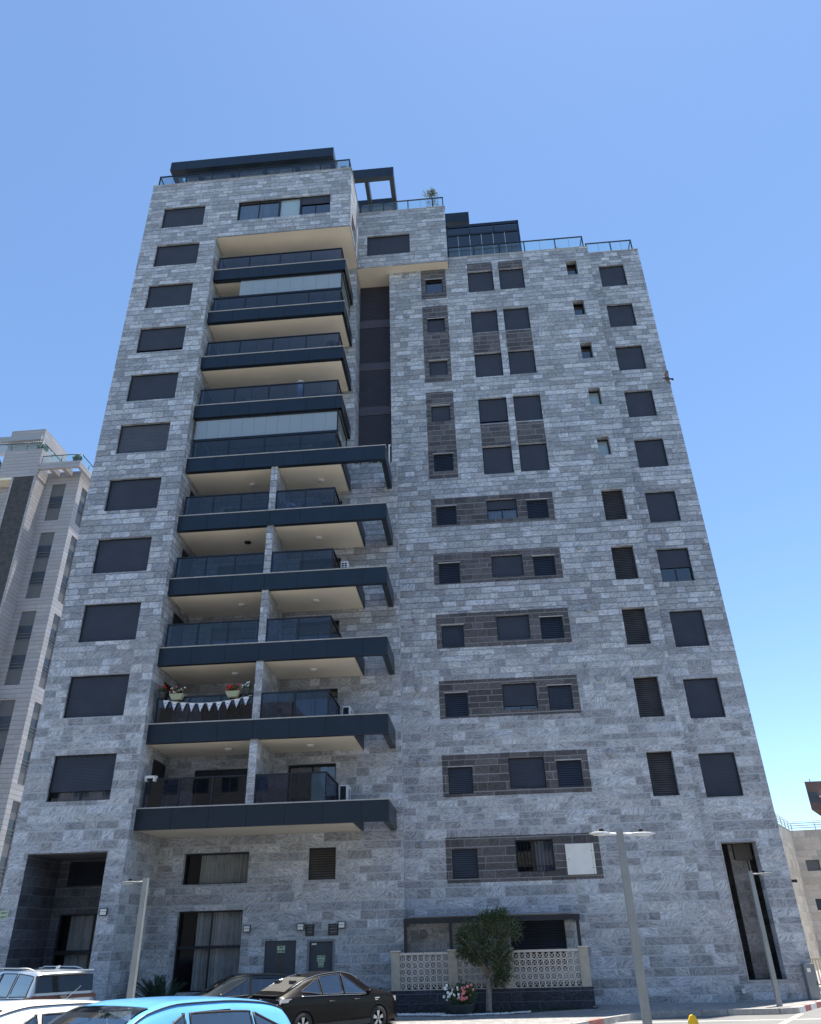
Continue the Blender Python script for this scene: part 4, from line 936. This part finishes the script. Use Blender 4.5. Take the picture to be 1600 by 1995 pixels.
tr = empty('olive_tree', (-.07, 1.58, -.25), 'small olive tree with a pale bare trunk before the breeze block wall', 'tree')
q = MB(); b0 = Vector((-.07, 1.58, -.25)); f1 = Vector((.0, 1.55, .75))
q.tube([b0, b0+Vector((.0, 0, .08)), b0+Vector((.03, 0, .5)), f1], [.13, .105, .095, .085], 12)
limbs = []
for (tx, ty, tz, r) in ((-.62, 1.3, 1.75, .05), (.5, 1.8, 1.8, .05), (-.15, 1.6, 2.1, .05), (.85, 1.4, 2.2, .035), (-.45, 1.9, 2.2, .035), (.45, 1.3, 1.2, .03), (-.3, 1.2, 1.3, .03)):
    e = Vector((tx, ty, tz)); mid = (f1+e)/2+Vector((R.uniform(-.08, .08), R.uniform(-.08, .08), .08)); q.tube([f1-Vector((0, 0, .05)), mid, e], [r*1.3, r, r*.4], 8); limbs.append(e)
    for _ in range(4): e2 = e+Vector((R.uniform(-.3, .3), R.uniform(-.3, .3), R.uniform(.05, .4))); q.tube([mid, (mid+e2)/2+Vector((0, 0, .05)), e2], [r*.5, r*.35, r*.12], 5)
q.build('trunk', M['bark'], tr)
ocs = []
for (x, y, z, a, b) in ((-.55, 1.4, 2.1, .36, .32), (-.1, 1.6, 2.2, .42, .36), (.45, 1.5, 2.25, .42, .36), (.85, 1.5, 2.15, .34, .33), (.3, 1.6, 1.8, .45, .3), (-.4, 1.4, 1.7, .42, .3), (.0, 1.3, 1.5, .45, .26), (.35, 1.4, 1.25, .36, .24), (-.35, 1.4, 1.3, .3, .2), (.5, 1.45, .95, .27, .26), (.35, 1.5, .7, .24, .2), (-.75, 1.4, 1.5, .22, .15), (.6, 1.45, 1.4, .2, .2), (.1, 1.5, 2.55, .25, .18), (.55, 1.5, 2.6, .2, .15), (-.85, 1.45, 1.9, .14, .16)):
    ocs.append(((x, y, z), (a, a*.85, b)))
q = MB(); foliage(q, ocs, 2900, .075, .016, .17); foliage(q, [((x, y, z), (a*1.35, a, b*1.35)) for (x, y, z), (a, _, b) in ocs], 500, .06, .01, .2); q.build('crown', M['olive'], tr)
def palmy(name, loc, label, cat, n, L, mt, up=.9, droop=.5, lw=.012, group=None, ll=.16):
    r = empty(name, loc, label, cat, group); q = MB(); c = Vector(loc)
    for i in range(n):
        a = R.uniform(0, 2*pi); el = R.uniform(.25, 1.3)*up; Lk = L*R.uniform(.75, 1.1); pts = []
        for k in range(9):
            t = k/8; pts.append(c+Vector((cos(a)*cos(el)*Lk*t, sin(a)*cos(el)*Lk*t, sin(el)*Lk*t-droop*t*t*Lk*.6+.1)))
        q.tube(pts, .006, 4, cap=False)
        for k in range(1, 9):
            d = (pts[k]-pts[k-1]).normalized(); s = d.cross(Vector((0, 0, 1))).normalized()
            for sg in (-1, 1):
                for e in (0, .33, .66):
                    p = pts[k-1].lerp(pts[k], e); l_ = ll*(1-.6*abs(k/8-.45)); q.poly([p, p+(d*.4+s*sg+Vector((0, 0, .2)))*l_*.5+d*lw, p+(d*.7+s*sg+Vector((0, 0, -.1)))*l_, p+(d*.4+s*sg)*l_*.5-d*lw])
    q.build('fronds', mt, r); return r
palmy('cycad', (-11.5, 1.6, -.2), 'dark spiky cycad growing in front of the tall curtained window', 'plant', 60, 1.75, M['palm'], up=1.0, droop=.45)
palmy('fern_palm', (-3.95, 2.2, -.2), 'loose arching plant between the steel doors and the breeze block wall', 'plant', 16, 1.25, M['leaf'], up=1.1, droop=.9, lw=.006, ll=.1)
q = MB(); foliage(q, [((-12.2, 1.2, .0), (.8, .5, .25)), ((-10.6, 1.2, .0), (.7, .4, .2)), ((-9.2, 1.4, -.05), (.6, .4, .2))], 700, .1, .012, .14); o = q.build('low_shrubs', M['palm'], None, org=(-11, 1.2, -.25)); tag(o, 'low dark ground cover along the foot of the recessed wall', 'ground cover', kind='stuff')
q = MB()
for i in range(900): p = Vector((R.uniform(-3.2, 3.2), R.uniform(1.35, 2.15), -.232)); 
for i in range(1100):
    x = R.uniform(-3.2, 3.1); y = R.uniform(max(.55, 1.0+max(0, x-.8)*.45), 2.15); leaf(q, Vector((x, y, -.235)), Vector((R.gauss(0, 1), R.gauss(0, 1), abs(R.gauss(0, 1)))), R.uniform(.04, .1), .012)
o = q.build('ground_cover', M['palm'], None, org=(0, 1.6, -.236)); tag(o, 'sparse green ground cover in the bed around the olive tree', 'ground cover', kind='stuff')
# big bowl of flowers
fp = empty('flower_bowl', (-.98, .75, -.236), 'wide dark bowl planter of white and coral flowers on the gravel', 'flower pot')
q = MB(); q.lathe((-.98, .75, -.236), [(.0, 0), (.3, 0), (.4, .1), (.47, .27), (.5, .3), (.46, .3), (.4, .24), (0, .24)], 28); q.build('bowl', M['pot'], fp)
q = MB(); foliage(q, [((-1.0, .75, .28), (.48, .4, .3)), ((-.8, .75, .35), (.4, .3, .3))], 420, .07, .018, .08); q.build('foliage', M['leaf'], fp)
q = MB(); q2 = MB()
for i in range(46):
    a = R.uniform(0, 2*pi); rr = R.uniform(.1, 1); x = cos(a)*rr*.5; z = .2+R.random()*.42
    (q if x < -.02 else q2).blob((-.98+x*1.15, .75-.33*math.sqrt(1-rr*rr*.9)+R.uniform(-.03, .03), z-.05*abs(x)), R.uniform(.03, .055), seg=7, rings=4)
q.build('white_blooms', M['wpet'], fp); q2.build('coral_blooms', M['pink'], fp)
# ============================================================ BALCONY THINGS
def pot(loc, label, mp, flow, trough=False, group='flower pots on the third balcony rail'):
    r = empty('flower_pot', loc, label, 'flower pot', group); x, y, z = loc; q = MB()
    if trough:
        n = len(q.v)
        for zz, a, b in ((z, .18, .09), (z+.22, .3, .13)): q.v += [(x-a, y-b, zz), (x+a, y-b, zz), (x+a, y+b, zz), (x-a, y+b, zz)]
        for k in range(4): q.f.append((n+k, n+(k+1) % 4, n+(k+1) % 4+4, n+k+4)); q.mi.append(0); q.sm.append(False)
        q.f.append((n, n+3, n+2, n+1)); q.mi.append(0); q.sm.append(False)
    else: q.lathe((x, y, z), [(0, 0), (.12, 0), (.16, .22), (.17, .24), (.14, .24), (0, .2)], 16)
    q.build('pot', mp, r); w_ = .3 if trough else .17
    q = MB(); foliage(q, [((x, y, z+.32), (w_, .14, .13))], 110, .05, .015, .06); q.build('foliage', M['leaf'], r)
    for mt_, n_ in flow:
        q = MB()
        for _ in range(n_): q.blob((x+R.uniform(-w_, w_), y-R.uniform(.02, .16), z+R.uniform(.26, .5)), R.uniform(.022, .04), seg=6, rings=4)
        q.build('blooms', mt_, r)
F1 = 6.46+3.15+1.06
pot((-12.42, .38, F1-.02), 'small dark pot with red blooms at the far left of the balcony rail', M['pot'], [(M['red'], 6)])
pot((-11.8, .38, F1-.1), 'olive green trough with pink and white flowers on the balcony rail', M['opot'], [(M['pink'], 9), (M['wpet'], 9)], True)
pot((-9.5, .38, F1-.1), 'olive green trough with bright red flowers on the balcony rail', M['opot'], [(M['red'], 22)], True)
pot((-8.95, .4, F1-.02), 'dark pot with white flowers next to the stone divider', M['pot'], [(M['wpet'], 14)])
bt = empty('bunting', (-10.6, .42, F1-.1), 'string of white and blue triangular pennants hung along the balcony glass', 'bunting'); M['blue'] = mat('blue_print', (.03, .09, .4), .8); M['flag'] = mat('white_flag_cloth', (.8, .8, .8), .9)
q = MB(); pts = [(-12.4+3.65*k/24, .44, F1-.06-.22*4*(k/24)*(1-k/24)+.02*k/24) for k in range(25)]; q.tube(pts, .01, 4); q.build('string', M['flag'], bt)
for i in range(10):
    k = 1+i*2.4; t = k/24; x = -12.4+3.65*t; z = F1-.06-.22*4*t*(1-t); y = .425; q = MB()
    q.poly([(x-.13, y, z), (x, y, z-.34), (x+.13, y, z)]); q.poly([(x-.13, y+.003, z), (x+.13, y+.003, z), (x, y+.003, z-.34)]); f_ = q.build('pennant', M['flag'], bt)
    q = MB(); q.poly([(x-.1, y-.003, z-.03), (x-.085, y-.003, z-.03), (x, y-.003, z-.27), (x, y-.003, z-.3)]); q.poly([(x+.1, y-.003, z-.03), (x, y-.003, z-.3), (x, y-.003, z-.27), (x+.085, y-.003, z-.03)])
    for s in (1, -1): q.poly([(x-.028, y-.004-.001*s, z-.11-.016*s), (x+.028, y-.004-.001*s, z-.11-.016*s), (x, y-.004-.001*s, z-.11+.032*s)])
    q.build('blue_print', M['blue'], f_)
def ac(x, y, z, label, face='dark'):
    r = empty('air_conditioner', (x, y, z), label, 'air conditioner', 'air conditioner units on the balconies'); W_, D_, H_ = .32, .8, .62
    q = MB(); q.box(x, x+W_, y, y+D_, z, z+H_); b = q.build('casing', M['white'], r); q = MB()
    if face == 'dark':
        q.box(x+.03, x+W_-.06, y-.006, y, z+.04, z+H_-.05); q.build('coil', M['black'], b)
        q = MB()
        for k in range(14): q.box(x+.03, x+W_-.06, y-.012, y-.006, z+.05+k*.038, z+.062+k*.038)
        q.build('coil_fins', M['frame'], b)
    else:
        for i in range(2):
            for k in range(5): q.box(x+.04+i*.13, x+.14+i*.13, y-.006, y, z+.05+k*.108, z+.12+k*.108)
        q.build('side_louvres', M['black'], b)
    q = MB(); q.lathe((x+W_+.004, y+.4, z+.31), [(.22, 0), (.22, .015), (.2, .015), (.02, .015)], 20, axis='x'); q.build('fan_grille', M['shutl'], b)
    q = MB(); q.box(x+.02, x+W_-.02, y+.05, y+.1, z-.06, z); q.box(x+.02, x+W_-.02, y+.7, y+.75, z-.06, z); q.build('feet', M['frame'], b)
ac(-5.28, 1.4, 6.56+.04, 'white air conditioner on the lowest balcony ledge beside the railing'); ac(-5.26, 1.6, 9.7, 'white air conditioner on the second balcony ledge from the bottom')
ac(-5.28, 2.0, 12.86-.12, 'white air conditioner on the third balcony ledge, almost hidden by the fascia'); ac(-5.36, 1.0, 15.98, 'white air conditioner with slotted side on the fourth balcony ledge', 'slots')
q = MB(); q.obox((-12.42, .42, 7.63), (.2, 0, 0), (0, .12, 0), (0, 0, .02)); q.obox((-12.6, .42, 7.55), (.02, 0, 0), (0, .12, 0), (-.02, 0, .1)); q.obox((-12.25, .42, 7.55), (.03, 0, 0), (0, .12, 0), (.02, 0, .1)); q.box(-12.58, -12.26, .31, .33, 7.56, 7.63); tag(q.build('rail_tray', M['white'], None, org=(-12.42, .42, 7.5)), 'white plastic tray hooked over the left end of the lowest railing', 'tray')
q = MB(); z = 25.4; q.lathe((-7.65, 1.0, z), [(.0, 0), (.16, 0), (.16, 1.42), (.0, 1.42)], 20); c_ = empty('storage_tube', (-7.65, 1.0, z), 'white cylinder with a domed lid behind the seventh balcony railing', 'container'); q.build('body', M['white'], c_)
q = MB(); q.lathe((-7.65, 1.0, z+1.42), [(.2, 0), (.2, .05), (.14, .12), (0, .14)], 20); q.build('lid', M['white'], c_)
def chair(x, y, z, rz, label, mt='white'):
    r = empty('patio_chair', (x, y, z), label, 'chair', None, rz); WL[r] = Vector((0, 0, 0))
    q = MB(); q.box(-.24, .24, -.24, .24, .42, .45); q.build('seat', M[mt], r)
    q = MB(); q.obox((0, .25, .68), (.23, 0, 0), (0, .012, 0), (0, .05, .2)); q.build('backrest', M[mt], r)
    for a in (-1, 1):
        for b in (-1, 1): q = MB(); q.tube([(a*.22, b*.22, .43), (a*.25, b*.26, 0)], .013, 6); q.build('leg', M[mt], r)
        q = MB(); q.tube([(a*.25, .24, .66), (a*.26, -.22, .66), (a*.24, -.24, .43)], .013, 6); q.build('armrest', M[mt], r)
F4 = 6.46+3.15*4+.04
chair(-7.7, 1.1, F4, .6, 'white patio chair behind the smoked glass, left of the small table'); 
tb = empty('patio_table', (-6.75, 1.2, F4), 'small white patio table behind smoked glass right of its chair', 'table'); q = MB(); q.box(-7.15, -6.4, .85, 1.5, F4+.7, F4+.73); q.build('tabletop', M['white'], tb)
for a in (-7.1, -6.45):
    for b in (.9, 1.45): q = MB(); q.tube([(a, b, F4+.7), (a, b, F4)], .015, 6); q.build('leg', M['white'], tb)
F2 = 6.46+6.3+.04
dr = empty('drying_rack', (-9.2, 1.0, F2), 'white folding clothes rack propped behind the balcony glass', 'drying rack'); q = MB()
for x in (-9.55, -8.95): q.tube([(x, 1.0, F2), (x, 1.05, F2+1.02)], .012, 6)
q.build('frame', M['white'], dr); q = MB()
for k in range(7): q.tube([(-9.55, 1.04, F2+.55+k*.07), (-8.95, 1.04, F2+.55+k*.07)], .006, 5)
q.build('rungs', M['white'], dr)
for (x, y, i, mt, lab, s) in ((-6.1, 1.2, 7, 'palm', 'leafy potted shrub silhouetted behind the eighth balcony glass', .5), (-6.1, 1.2, 5, 'palm', 'bushy potted shrub behind the sixth balcony glass near its corner', .45), (-6.2, 1.4, 0, 'leaf', 'potted plant behind the lowest right-hand balcony glass', .35), (-9.6, 1.2, 1, 'palm', 'row of dark houseplants behind the bunting balcony glass', .35)):
    z = 6.46+3.15*i+.04; r = empty('potted_plant', (x, y, z), lab, 'potted plant', 'potted plants behind balcony glass'); q = MB(); q.lathe((x, y, z), [(0, 0), (.14, 0), (.2, .3), (0, .28)], 14); q.build('pot', M['pot'], r); q = MB(); foliage(q, [((x, y, z+.3+s*.7), (s*.8, s*.6, s*.7))], 260, .08, .02, .1); q.build('foliage', M[mt], r)
# roof plants
cf = empty('potted_conifer', (-.5, 3.75, 41.1), 'feathery potted conifer standing above the terrace glass on the middle roof', 'tree'); q = MB(); q.tube([(-.5, 3.75, 41.1), (-.5, 3.75, 42.3), (-.45, 3.75, 43.3)], [.04, .03, .01], 6); q.build('trunk', M['bark'], cf)
q = MB(); foliage(q, [((-.45, 3.75, 42.6), (.5, .45, .45)), ((-.55, 3.75, 43.2), (.3, .3, .35)), ((-.72, 3.75, 43.9), (.32, .25, .2)), ((-.3, 3.75, 43.8), (.18, .18, .3)), ((-.5, 3.75, 44.1), (.15, .15, .2))], 420, .09, .012, .14); q.build('foliage', M['olive'], cf)
q = MB(); q.lathe((-.5, 3.75, 41.1), [(0, 0), (.2, 0), (.26, .5), (0, .48)], 14); q.build('pot', M['pot'], cf)
rb = empty('roof_grass', (7.08, 4.5, 37.1), 'round spiky grass tuft behind the right-hand terrace glass', 'plant'); q = MB()
for i in range(420):
    d = Vector((R.gauss(0, 1), R.gauss(0, 1), abs(R.gauss(0, 1))+.1)).normalized(); L_ = R.uniform(.25, .42); p = Vector((7.0, 4.5, 38.5)); s = d.cross(Vector((0, 0, 1))).normalized()*.008; q.poly([p-s, p+s, p+d*L_])
q.build('blades', M['olive'], rb); q = MB(); q.lathe((7.0, 4.5, 37.1), [(0, 0), (.22, 0), (.28, 1.35), (0, 1.33)], 14); q.build('pot', M['pot'], rb)
# ============================================================ SMALL THINGS
M['yel'] = mat('yellow_paint', (.8, .5, .02), .45, 0, .15, 10)
yb = empty('parking_post', (3.44, -13, -.29), 'yellow metal post with a rounded top and a hole, at the bottom edge', 'bollard'); q = MB()
prof = [(-.085, -.29), (-.085, .5), (-.075, .6), (-.04, .67), (.0, .685), (.04, .67), (.075, .6), (.085, .5), (.085, -.29)]
q.poly([(3.44+a, -13.04, b) for a, b in prof]); q.poly([(3.44+a, -12.96, b) for a, b in reversed(prof)])
for k in range(8): a, b = prof[k], prof[k+1]; q.quad((3.44+a[0], -13.04, a[1]), (3.44+a[0], -12.96, a[1]), (3.44+b[0], -12.96, b[1]), (3.44+b[0], -13.04, b[1]))
q.build('post', M['yel'], yb); q = MB(); q.lathe((3.455, -13.045, .46), [(0, 0), (.025, 0), (.03, -.006), (.035, 0)], 14, axis='y'); q.build('lock_hole', M['brown'], yb)
def bird(loc, label, rot, s, wings=True):
    r = empty('pigeon', loc, label, 'pigeon', None); WL[r] = Vector((0, 0, 0)); r.rotation_euler = rot; r.scale = (s, s, s); q = MB()
    q.lathe((0, 0, 0), [(0, -.17), (.03, -.14), (.055, -.05), (.06, .02), (.045, .09), (.03, .12), (.034, .15), (.025, .18), (.008, .195), (.004, .215), (0, .22)], 14, axis='x')
    q.poly([(-.13, -.03, 0), (-.13, .03, 0), (-.27, .07, 0), (-.29, 0, 0), (-.27, -.07, 0)])
    q.build('body', M['birdm'], r)
    for sg in (-1, 1):
        q = MB()
        if wings: q.poly([(.09, sg*.04, .01), (.11, sg*.16, .04), (.05, sg*.33, .07), (-.08, sg*.36, .07), (-.07, sg*.2, .05), (-.09, sg*.04, .01)])
        else: q.blob((-.03, sg*.045, .01), (.13, .02, .045), seg=10, rings=6)
        q.build('wing', M['birdw'], r)
    q = MB()
    for sg in (-1, 1): q.tube([(0, sg*.02, -.04), (.01, sg*.02, -.1)], .005, 4)
    q.build('legs', M['pink'], r)
M['birdm'] = mat('dark_feathers', (.05, .055, .065), .8, 0, .3, 20); M['birdw'] = mat('grey_wing_feathers', (.2, .18, .17), .8, 0, .4, 25)
BIRD = (9.96, -.5, 24.26)
bird(BIRD, 'pigeon in flight with spread wings beside the right edge of the tower', (radians(20), radians(-35), radians(150)), 1.15)
bird((3.46, 1.5, -.16), 'small dark bird standing on the pavement near the kerb', (0, 0, 2.2), .8, False)
ub = empty('utility_cabinet', (11.5, 4.0, -.25), 'narrow grey utility cabinet against the right corner of the tower', 'cabinet'); M['cab'] = mat('grey_cabinet_plastic', (.2, .215, .22), .6, 0, .1, 3)
q = MB(); q.box(11.28, 11.64, 3.85, 4.15, -.25, .85); q.build('casing', M['cab'], ub); q = MB(); q.box(11.36, 11.48, 3.845, 3.85, .6, .72); q.build('label_plate', M['ivory'], ub); q = MB(); q.box(11.6, 11.62, 3.83, 3.85, .2, .3); q.build('handle', M['black'], ub)
M['beige'] = mat('beige_railing_paint', (.5, .42, .3), .6)
bf = empty('metal_fence', (16, 8.5, -.25), 'beige bar fence running right from behind the tower corner', 'fence'); q = MB(); q.box(12.6, 22, 8.48, 8.54, .82, .9); q.box(12.6, 22, 8.48, 8.54, -.05, 0); q.build('rails', M['beige'], bf)
q = MB()
for k in range(78): x = 12.65+k*.12; q.box(x, x+.05, 8.495, 8.525, 0, .82)
q.build('bars', M['beige'], bf); q = MB(); q.box(12.6, 22, 8.4, 8.7, -.3, -.1); q.build('kerb_base', M['cope'], bf)

# ============================================================ NEIGHBOURING BUILDINGS
M['beigest'] = stone('pale_striated_stone', (.30, .285, .28), (.40, .385, .38), (.47, .455, .45), (.2, .19, .19), H=.42, Wd=2.2, vein=.5, cell=.08, joint=.05, warp=.3)
M['gshut'] = mat('grey_roller_slats', (.12, .118, .12), .6, .1, .06, 1)
M['dgl'] = mat('dark_blue_window', (.03, .037, .05), .35, .0)
NB_ = empty('apartment_building', (-46, 45, -.25), 'pale stone high-rise with grey shutters rising behind the left side of the tower', 'building')
q = MB(); S_ = M['beigest']
q.box(-60, -44.0, 35, 60, -.3, 46.2, skip='f'); q.quad((-44.25, 35, -.3), (-44.0, 35, -.3), (-44.0, 35, 46.2), (-44.25, 35, 46.2)); q.quad((-46.7, 35, -.3), (-46.45, 35, -.3), (-46.45, 35, 46.2), (-46.7, 35, 46.2))
q.box(-46.45, -44.25, 35.15, 35.3, -.3, 46.2); q.quad((-60, 36.4, -.3), (-46.7, 36.4, -.3), (-46.7, 36.4, 45.2), (-60, 36.4, 45.2)); q.quad((-46.7, 35, -.3), (-46.7, 36.4, -.3), (-46.7, 36.4, 45.2), (-46.7, 35, 45.2))
q.box(-48.2, -44.05, 34.98, 42, 46.2, 48.85); q.box(-60, -43.96, 34.96, 42, 45.4, 46.5); q.box(-49.2, -45.3, 36.5, 41.5, 48.8, 52.6)
wl_ = []
for (t, b) in ((45.4, 40.95), (39.56, 32.2), (30.85, 23.5), (22.1, 14.8), (13.4, 6.0)): wl_.append((-43.2, -41.7, b, t, .2))
grid_wall(q, -44, -40.3, -.3, 46.9, wl_, PY(36.9), NF); grid_wall(q, 36.9, 50, -.3, 46.9, [(37.75, 38.95, b, t, .2) for _, _, b, t, _ in wl_], PX(-40.3), NR)
q.quad((-44, 36.9, 46.9), (-40.3, 36.9, 46.9), (-40.3, 50, 46.9), (-44, 50, 46.9))
q.build('wall', S_, NB_)
q = MB(); q.box(-60, -46.7, 35.0, 36.38, 45.15, 45.4); q.build('soffit', M['soffit'], NB_)
q = MB(); q.box(-46.45, -44.25, 35.06, 35.14, -.3, 46.15); 
for k in range(230): q.box(-46.44, -44.26, 35.02, 35.05, k*.2, k*.2+.1)
q.build('louvre_strip', M['brown'], NB_)
for (a, b, z0, z1, _) in wl_:
    for face in (0, 1):
        n = round((z1-z0)/1.45)
        for k in range(n):
            za = z1-(k+1)*(z1-z0)/n; zb = z1-k*(z1-z0)/n; q = MB()
            if face == 0: q.box(a, b, 37.02, 37.05, za, zb)
            else: q.box(-40.45, -40.42, 37.75, 38.95, za, zb)
            o = q.build('window_shutter' if k % 2 == 0 else 'window_glass', M['gshut'] if k % 2 == 0 else M['dgl'], NB_)
            if k % 2:
                for dz in (0, .3, .6):
                    q = MB()
                    if face == 0: q.box(a, b, 36.96, 36.99, za+dz, za+dz+.07)
                    else: q.box(-40.4, -40.36, 37.75, 38.95, za+dz, za+dz+.07)
                    q.build('guard_rail', M['gshut'], o)
q = MB()
q.box(-44.0, -39.5, 34.98, 35.3, 46.2, 46.95); q.box(-39.8, -39.5, 35.3, 48, 46.2, 46.94)
for x in (-43.0, -41.6): q.box(x, x+.4, 35.3, 36.88, 46.25, 46.9)
q.build('pergola', M['beigest'], NB_)
def rr(m, pts, z, h=.95):
    for a, b in zip(pts[:-1], pts[1:]):
        a, b = Vector((*a, z+h)), Vector((*b, z+h)); m.tube([a, b], .05, 5); n = max(1, int((b-a).length/1.6))
        for k in range(n+1): p = a.lerp(b, k/n); m.tube([p, p-Vector((0, 0, h))], .035, 4)
q = MB(); rr(q, [(-60, 35.1), (-44.2, 35.1), (-44.2, 41)], 48.85); rr(q, [(-43.9, 35.15), (-39.6, 35.15), (-39.6, 46)], 46.95); q.build('railing_frame', M['frame'], NB_)
q = MB()
for a, b, z in (((-60, 35.1), (-44.2, 35.1), 48.85), ((-44.2, 35.1), (-44.2, 41), 48.85), ((-43.9, 35.15), (-39.6, 35.15), 46.95), ((-39.6, 35.15), (-39.6, 46), 46.95)): q.quad((*a, z), (*b, z), (*b, z+.9), (*a, z+.9))
q.build('railing_glass', M['ggreen'], NB_)
q = MB(); q.box(-56, -45.0, 35.6, 35.9, 50.6, 51.2)
for k in range(40): q.box(-56+k*.27, -55.88+k*.27, 35.9, 38.5, 50.7, 50.8)
q.build('roof_pergola', M['shutl'], NB_)
for (x, y, z, s, lab) in ((-40.3, 35.6, 46.95, .35, 'small yellow-green shrub at the roof corner of the pale high-rise'), (-44.8, 36.0, 48.85, .45, 'green shrub behind the roof glass of the pale high-rise'), (-49.3, 35.7, 46.5, .8, 'green bush spilling over the roof ledge at the far left')):
    r = empty('roof_shrub', (x, y, z), lab, 'shrub', 'shrubs on the neighbouring roof'); q = MB(); q.lathe((x, y, z), [(0, 0), (.25, 0), (.3, .4), (0, .38)], 10); q.build('pot', M['pot'], r); q = MB(); foliage(q, [((x, y, z+.45+s*.5), (s, s, s*.8))], 150, .2, .05, .15); q.build('foliage', M['leaf'], r)
# right-hand neighbours
M['rst'] = stone('warm_grey_stone', (.42, .36, .29), (.64, .56, .46), (.76, .69, .6), (.44, .39, .33), H=.42, Wd=.8, vein=.7, cell=.2, joint=.03)
RB_ = empty('apartment_building', (26, 30, -.25), 'low warm beige stone building with a roof railing behind the right edge', 'building')
q = MB(); q.quad((17.9, 23, -.3), (21.7, 30.4, -.3), (21.7, 30.4, 8.0), (17.9, 23, 8.0)); q.quad((17.9, 23, 8.0), (21.7, 30.4, 8.0), (14, 32, 8.0), (12, 24, 8.0)); q.quad((12, 24, -.3), (17.9, 23, -.3), (17.9, 23, 8), (12, 24, 8)); q.build('wall', M['rst'], RB_)
q = MB(); a, b = Vector((21.7, 30.4, 0)), Vector((34, 28.8, 0)); d = (b-a).normalized(); nn = Vector((d.y, -d.x, 0)); L_ = (b-a).length
def PR(u, z): return a+d*u+Vector((0, 0, z))
rws = [(.45, 1.33, z, z+.68) for z in (5.42, 3.05)]+[(3.4, 4.9, z, z+1.3) for z in (5.0, 2.3)]
grid_wall(q, 0, L_, -.3, 8.0, rws, PR, nn); q.quad(PR(0, 8), PR(L_, 8), PR(L_, 8)-nn*10, PR(0, 8)-nn*10); q.build('wall', M['rst'], RB_)
for i, h in enumerate(rws):
    q = MB(); q.quad(*(PR(u, z)-nn*.12 for u, z in ((h[0], h[2]), (h[1], h[2]), (h[1], h[3]), (h[0], h[3])))); q.build('window', M['gshut'] if i == 0 else M['dgl'], RB_)
q = MB()
for z in (8.15, 8.3, 8.45, 8.58): q.tube([(17.9, 23, z), (21.7, 30.4, z), tuple(PR(L_, z))], .025, 5)
for k in range(8): p = PR(L_*k/8+.1, 8.0); q.tube([p, p+Vector((0, 0, .6))], .03, 5)
for k in range(6): q.tube([(17.9+k*.7, 23+k*1.363, 8), (17.9+k*.7, 23+k*1.363, 8.6)], .03, 5)
q.build('roof_railing', M['cope'], RB_)
M['brownr'] = mat('brown_render', (.12, .082, .07), .9, 0, .08, 1)
BB_ = empty('apartment_building', (42, 66, -.25), 'distant brown rendered block with a white balcony at the right edge', 'building')
q = MB()
for (x_, z0, z1) in ((35.2, 13.0, 15.85), (36.9, -.3, 13.0)):
    pl_ = [(x_, 60), (50, 60), (50, 72), (x_+6.5, 72)]
    q.poly([(a_, b_, z1) for a_, b_ in pl_]); q.poly([(a_, b_, z0) for a_, b_ in reversed(pl_)])
    for k in range(4): a_, b_ = pl_[k], pl_[(k+1) % 4]; q.quad((*a_, z0), (*b_, z0), (*b_, z1), (*a_, z1))
q.build('wall', M['brownr'], BB_)
q = MB(); q.box(35.3, 36.25, 59.96, 60, 13.75, 14.75); q.build('window', M['dgl'], BB_); q = MB(); q.box(36.3, 50, 59.2, 60, 12.7, 13.3); q.box(36.3, 50, 59.2, 60, 14.2, 14.35); q.build('balcony', M['white'], BB_)
q = MB(); q.tube([(36.2, 61, 15.8), (36.2, 61, 16.3)], .04, 5); q.build('antenna', M['frame'], BB_)

M['opp'] = stone('added_block_stone', (.2, .185, .165), (.32, .3, .27), (.4, .38, .35), (.22, .21, .2), H=.4, Wd=.8, vein=.6, cell=.15, joint=.03)
for x0, x1, y, h, lab in ((-58, -21, -58, 27, 'unseen broad pale apartment block, added behind the camera for shade and reflections'), (-15, 14, -62, 24, 'unseen squarer apartment block, added behind the camera for shade and reflections'), (20, 58, -57, 30, 'tallest of the unseen apartment blocks added behind the camera for shade and reflections')):  # unseen blocks added to cut low sky, shade lower walls and fill reflections
    ob = empty('apartment_building', ((x0+x1)/2, y-6, 0), lab, 'building', 'unseen blocks added behind the camera'); q = MB()
    hs_ = [(x0+2+k*3.4, x0+3.9+k*3.4, 1.5+j*3.1, 3.1+j*3.1) for k in range(int((x1-x0-3)/3.4)) for j in range(int((h-3)/3.1))]
    grid_wall(q, x0, x1, 0, h, hs_, PY(y), NB, .2); q.box(x0, x1, y-12, y-.25, 0, h-.1); q.box(x0, x1, y-.3, y-.01, h-.15, h); q.build('wall', M['opp'], ob)
    q = MB(); q.box(x0+.5, x1-.5, y-.22, y-.2, 1, h-1); q.build('windows', M['dgl'], ob)
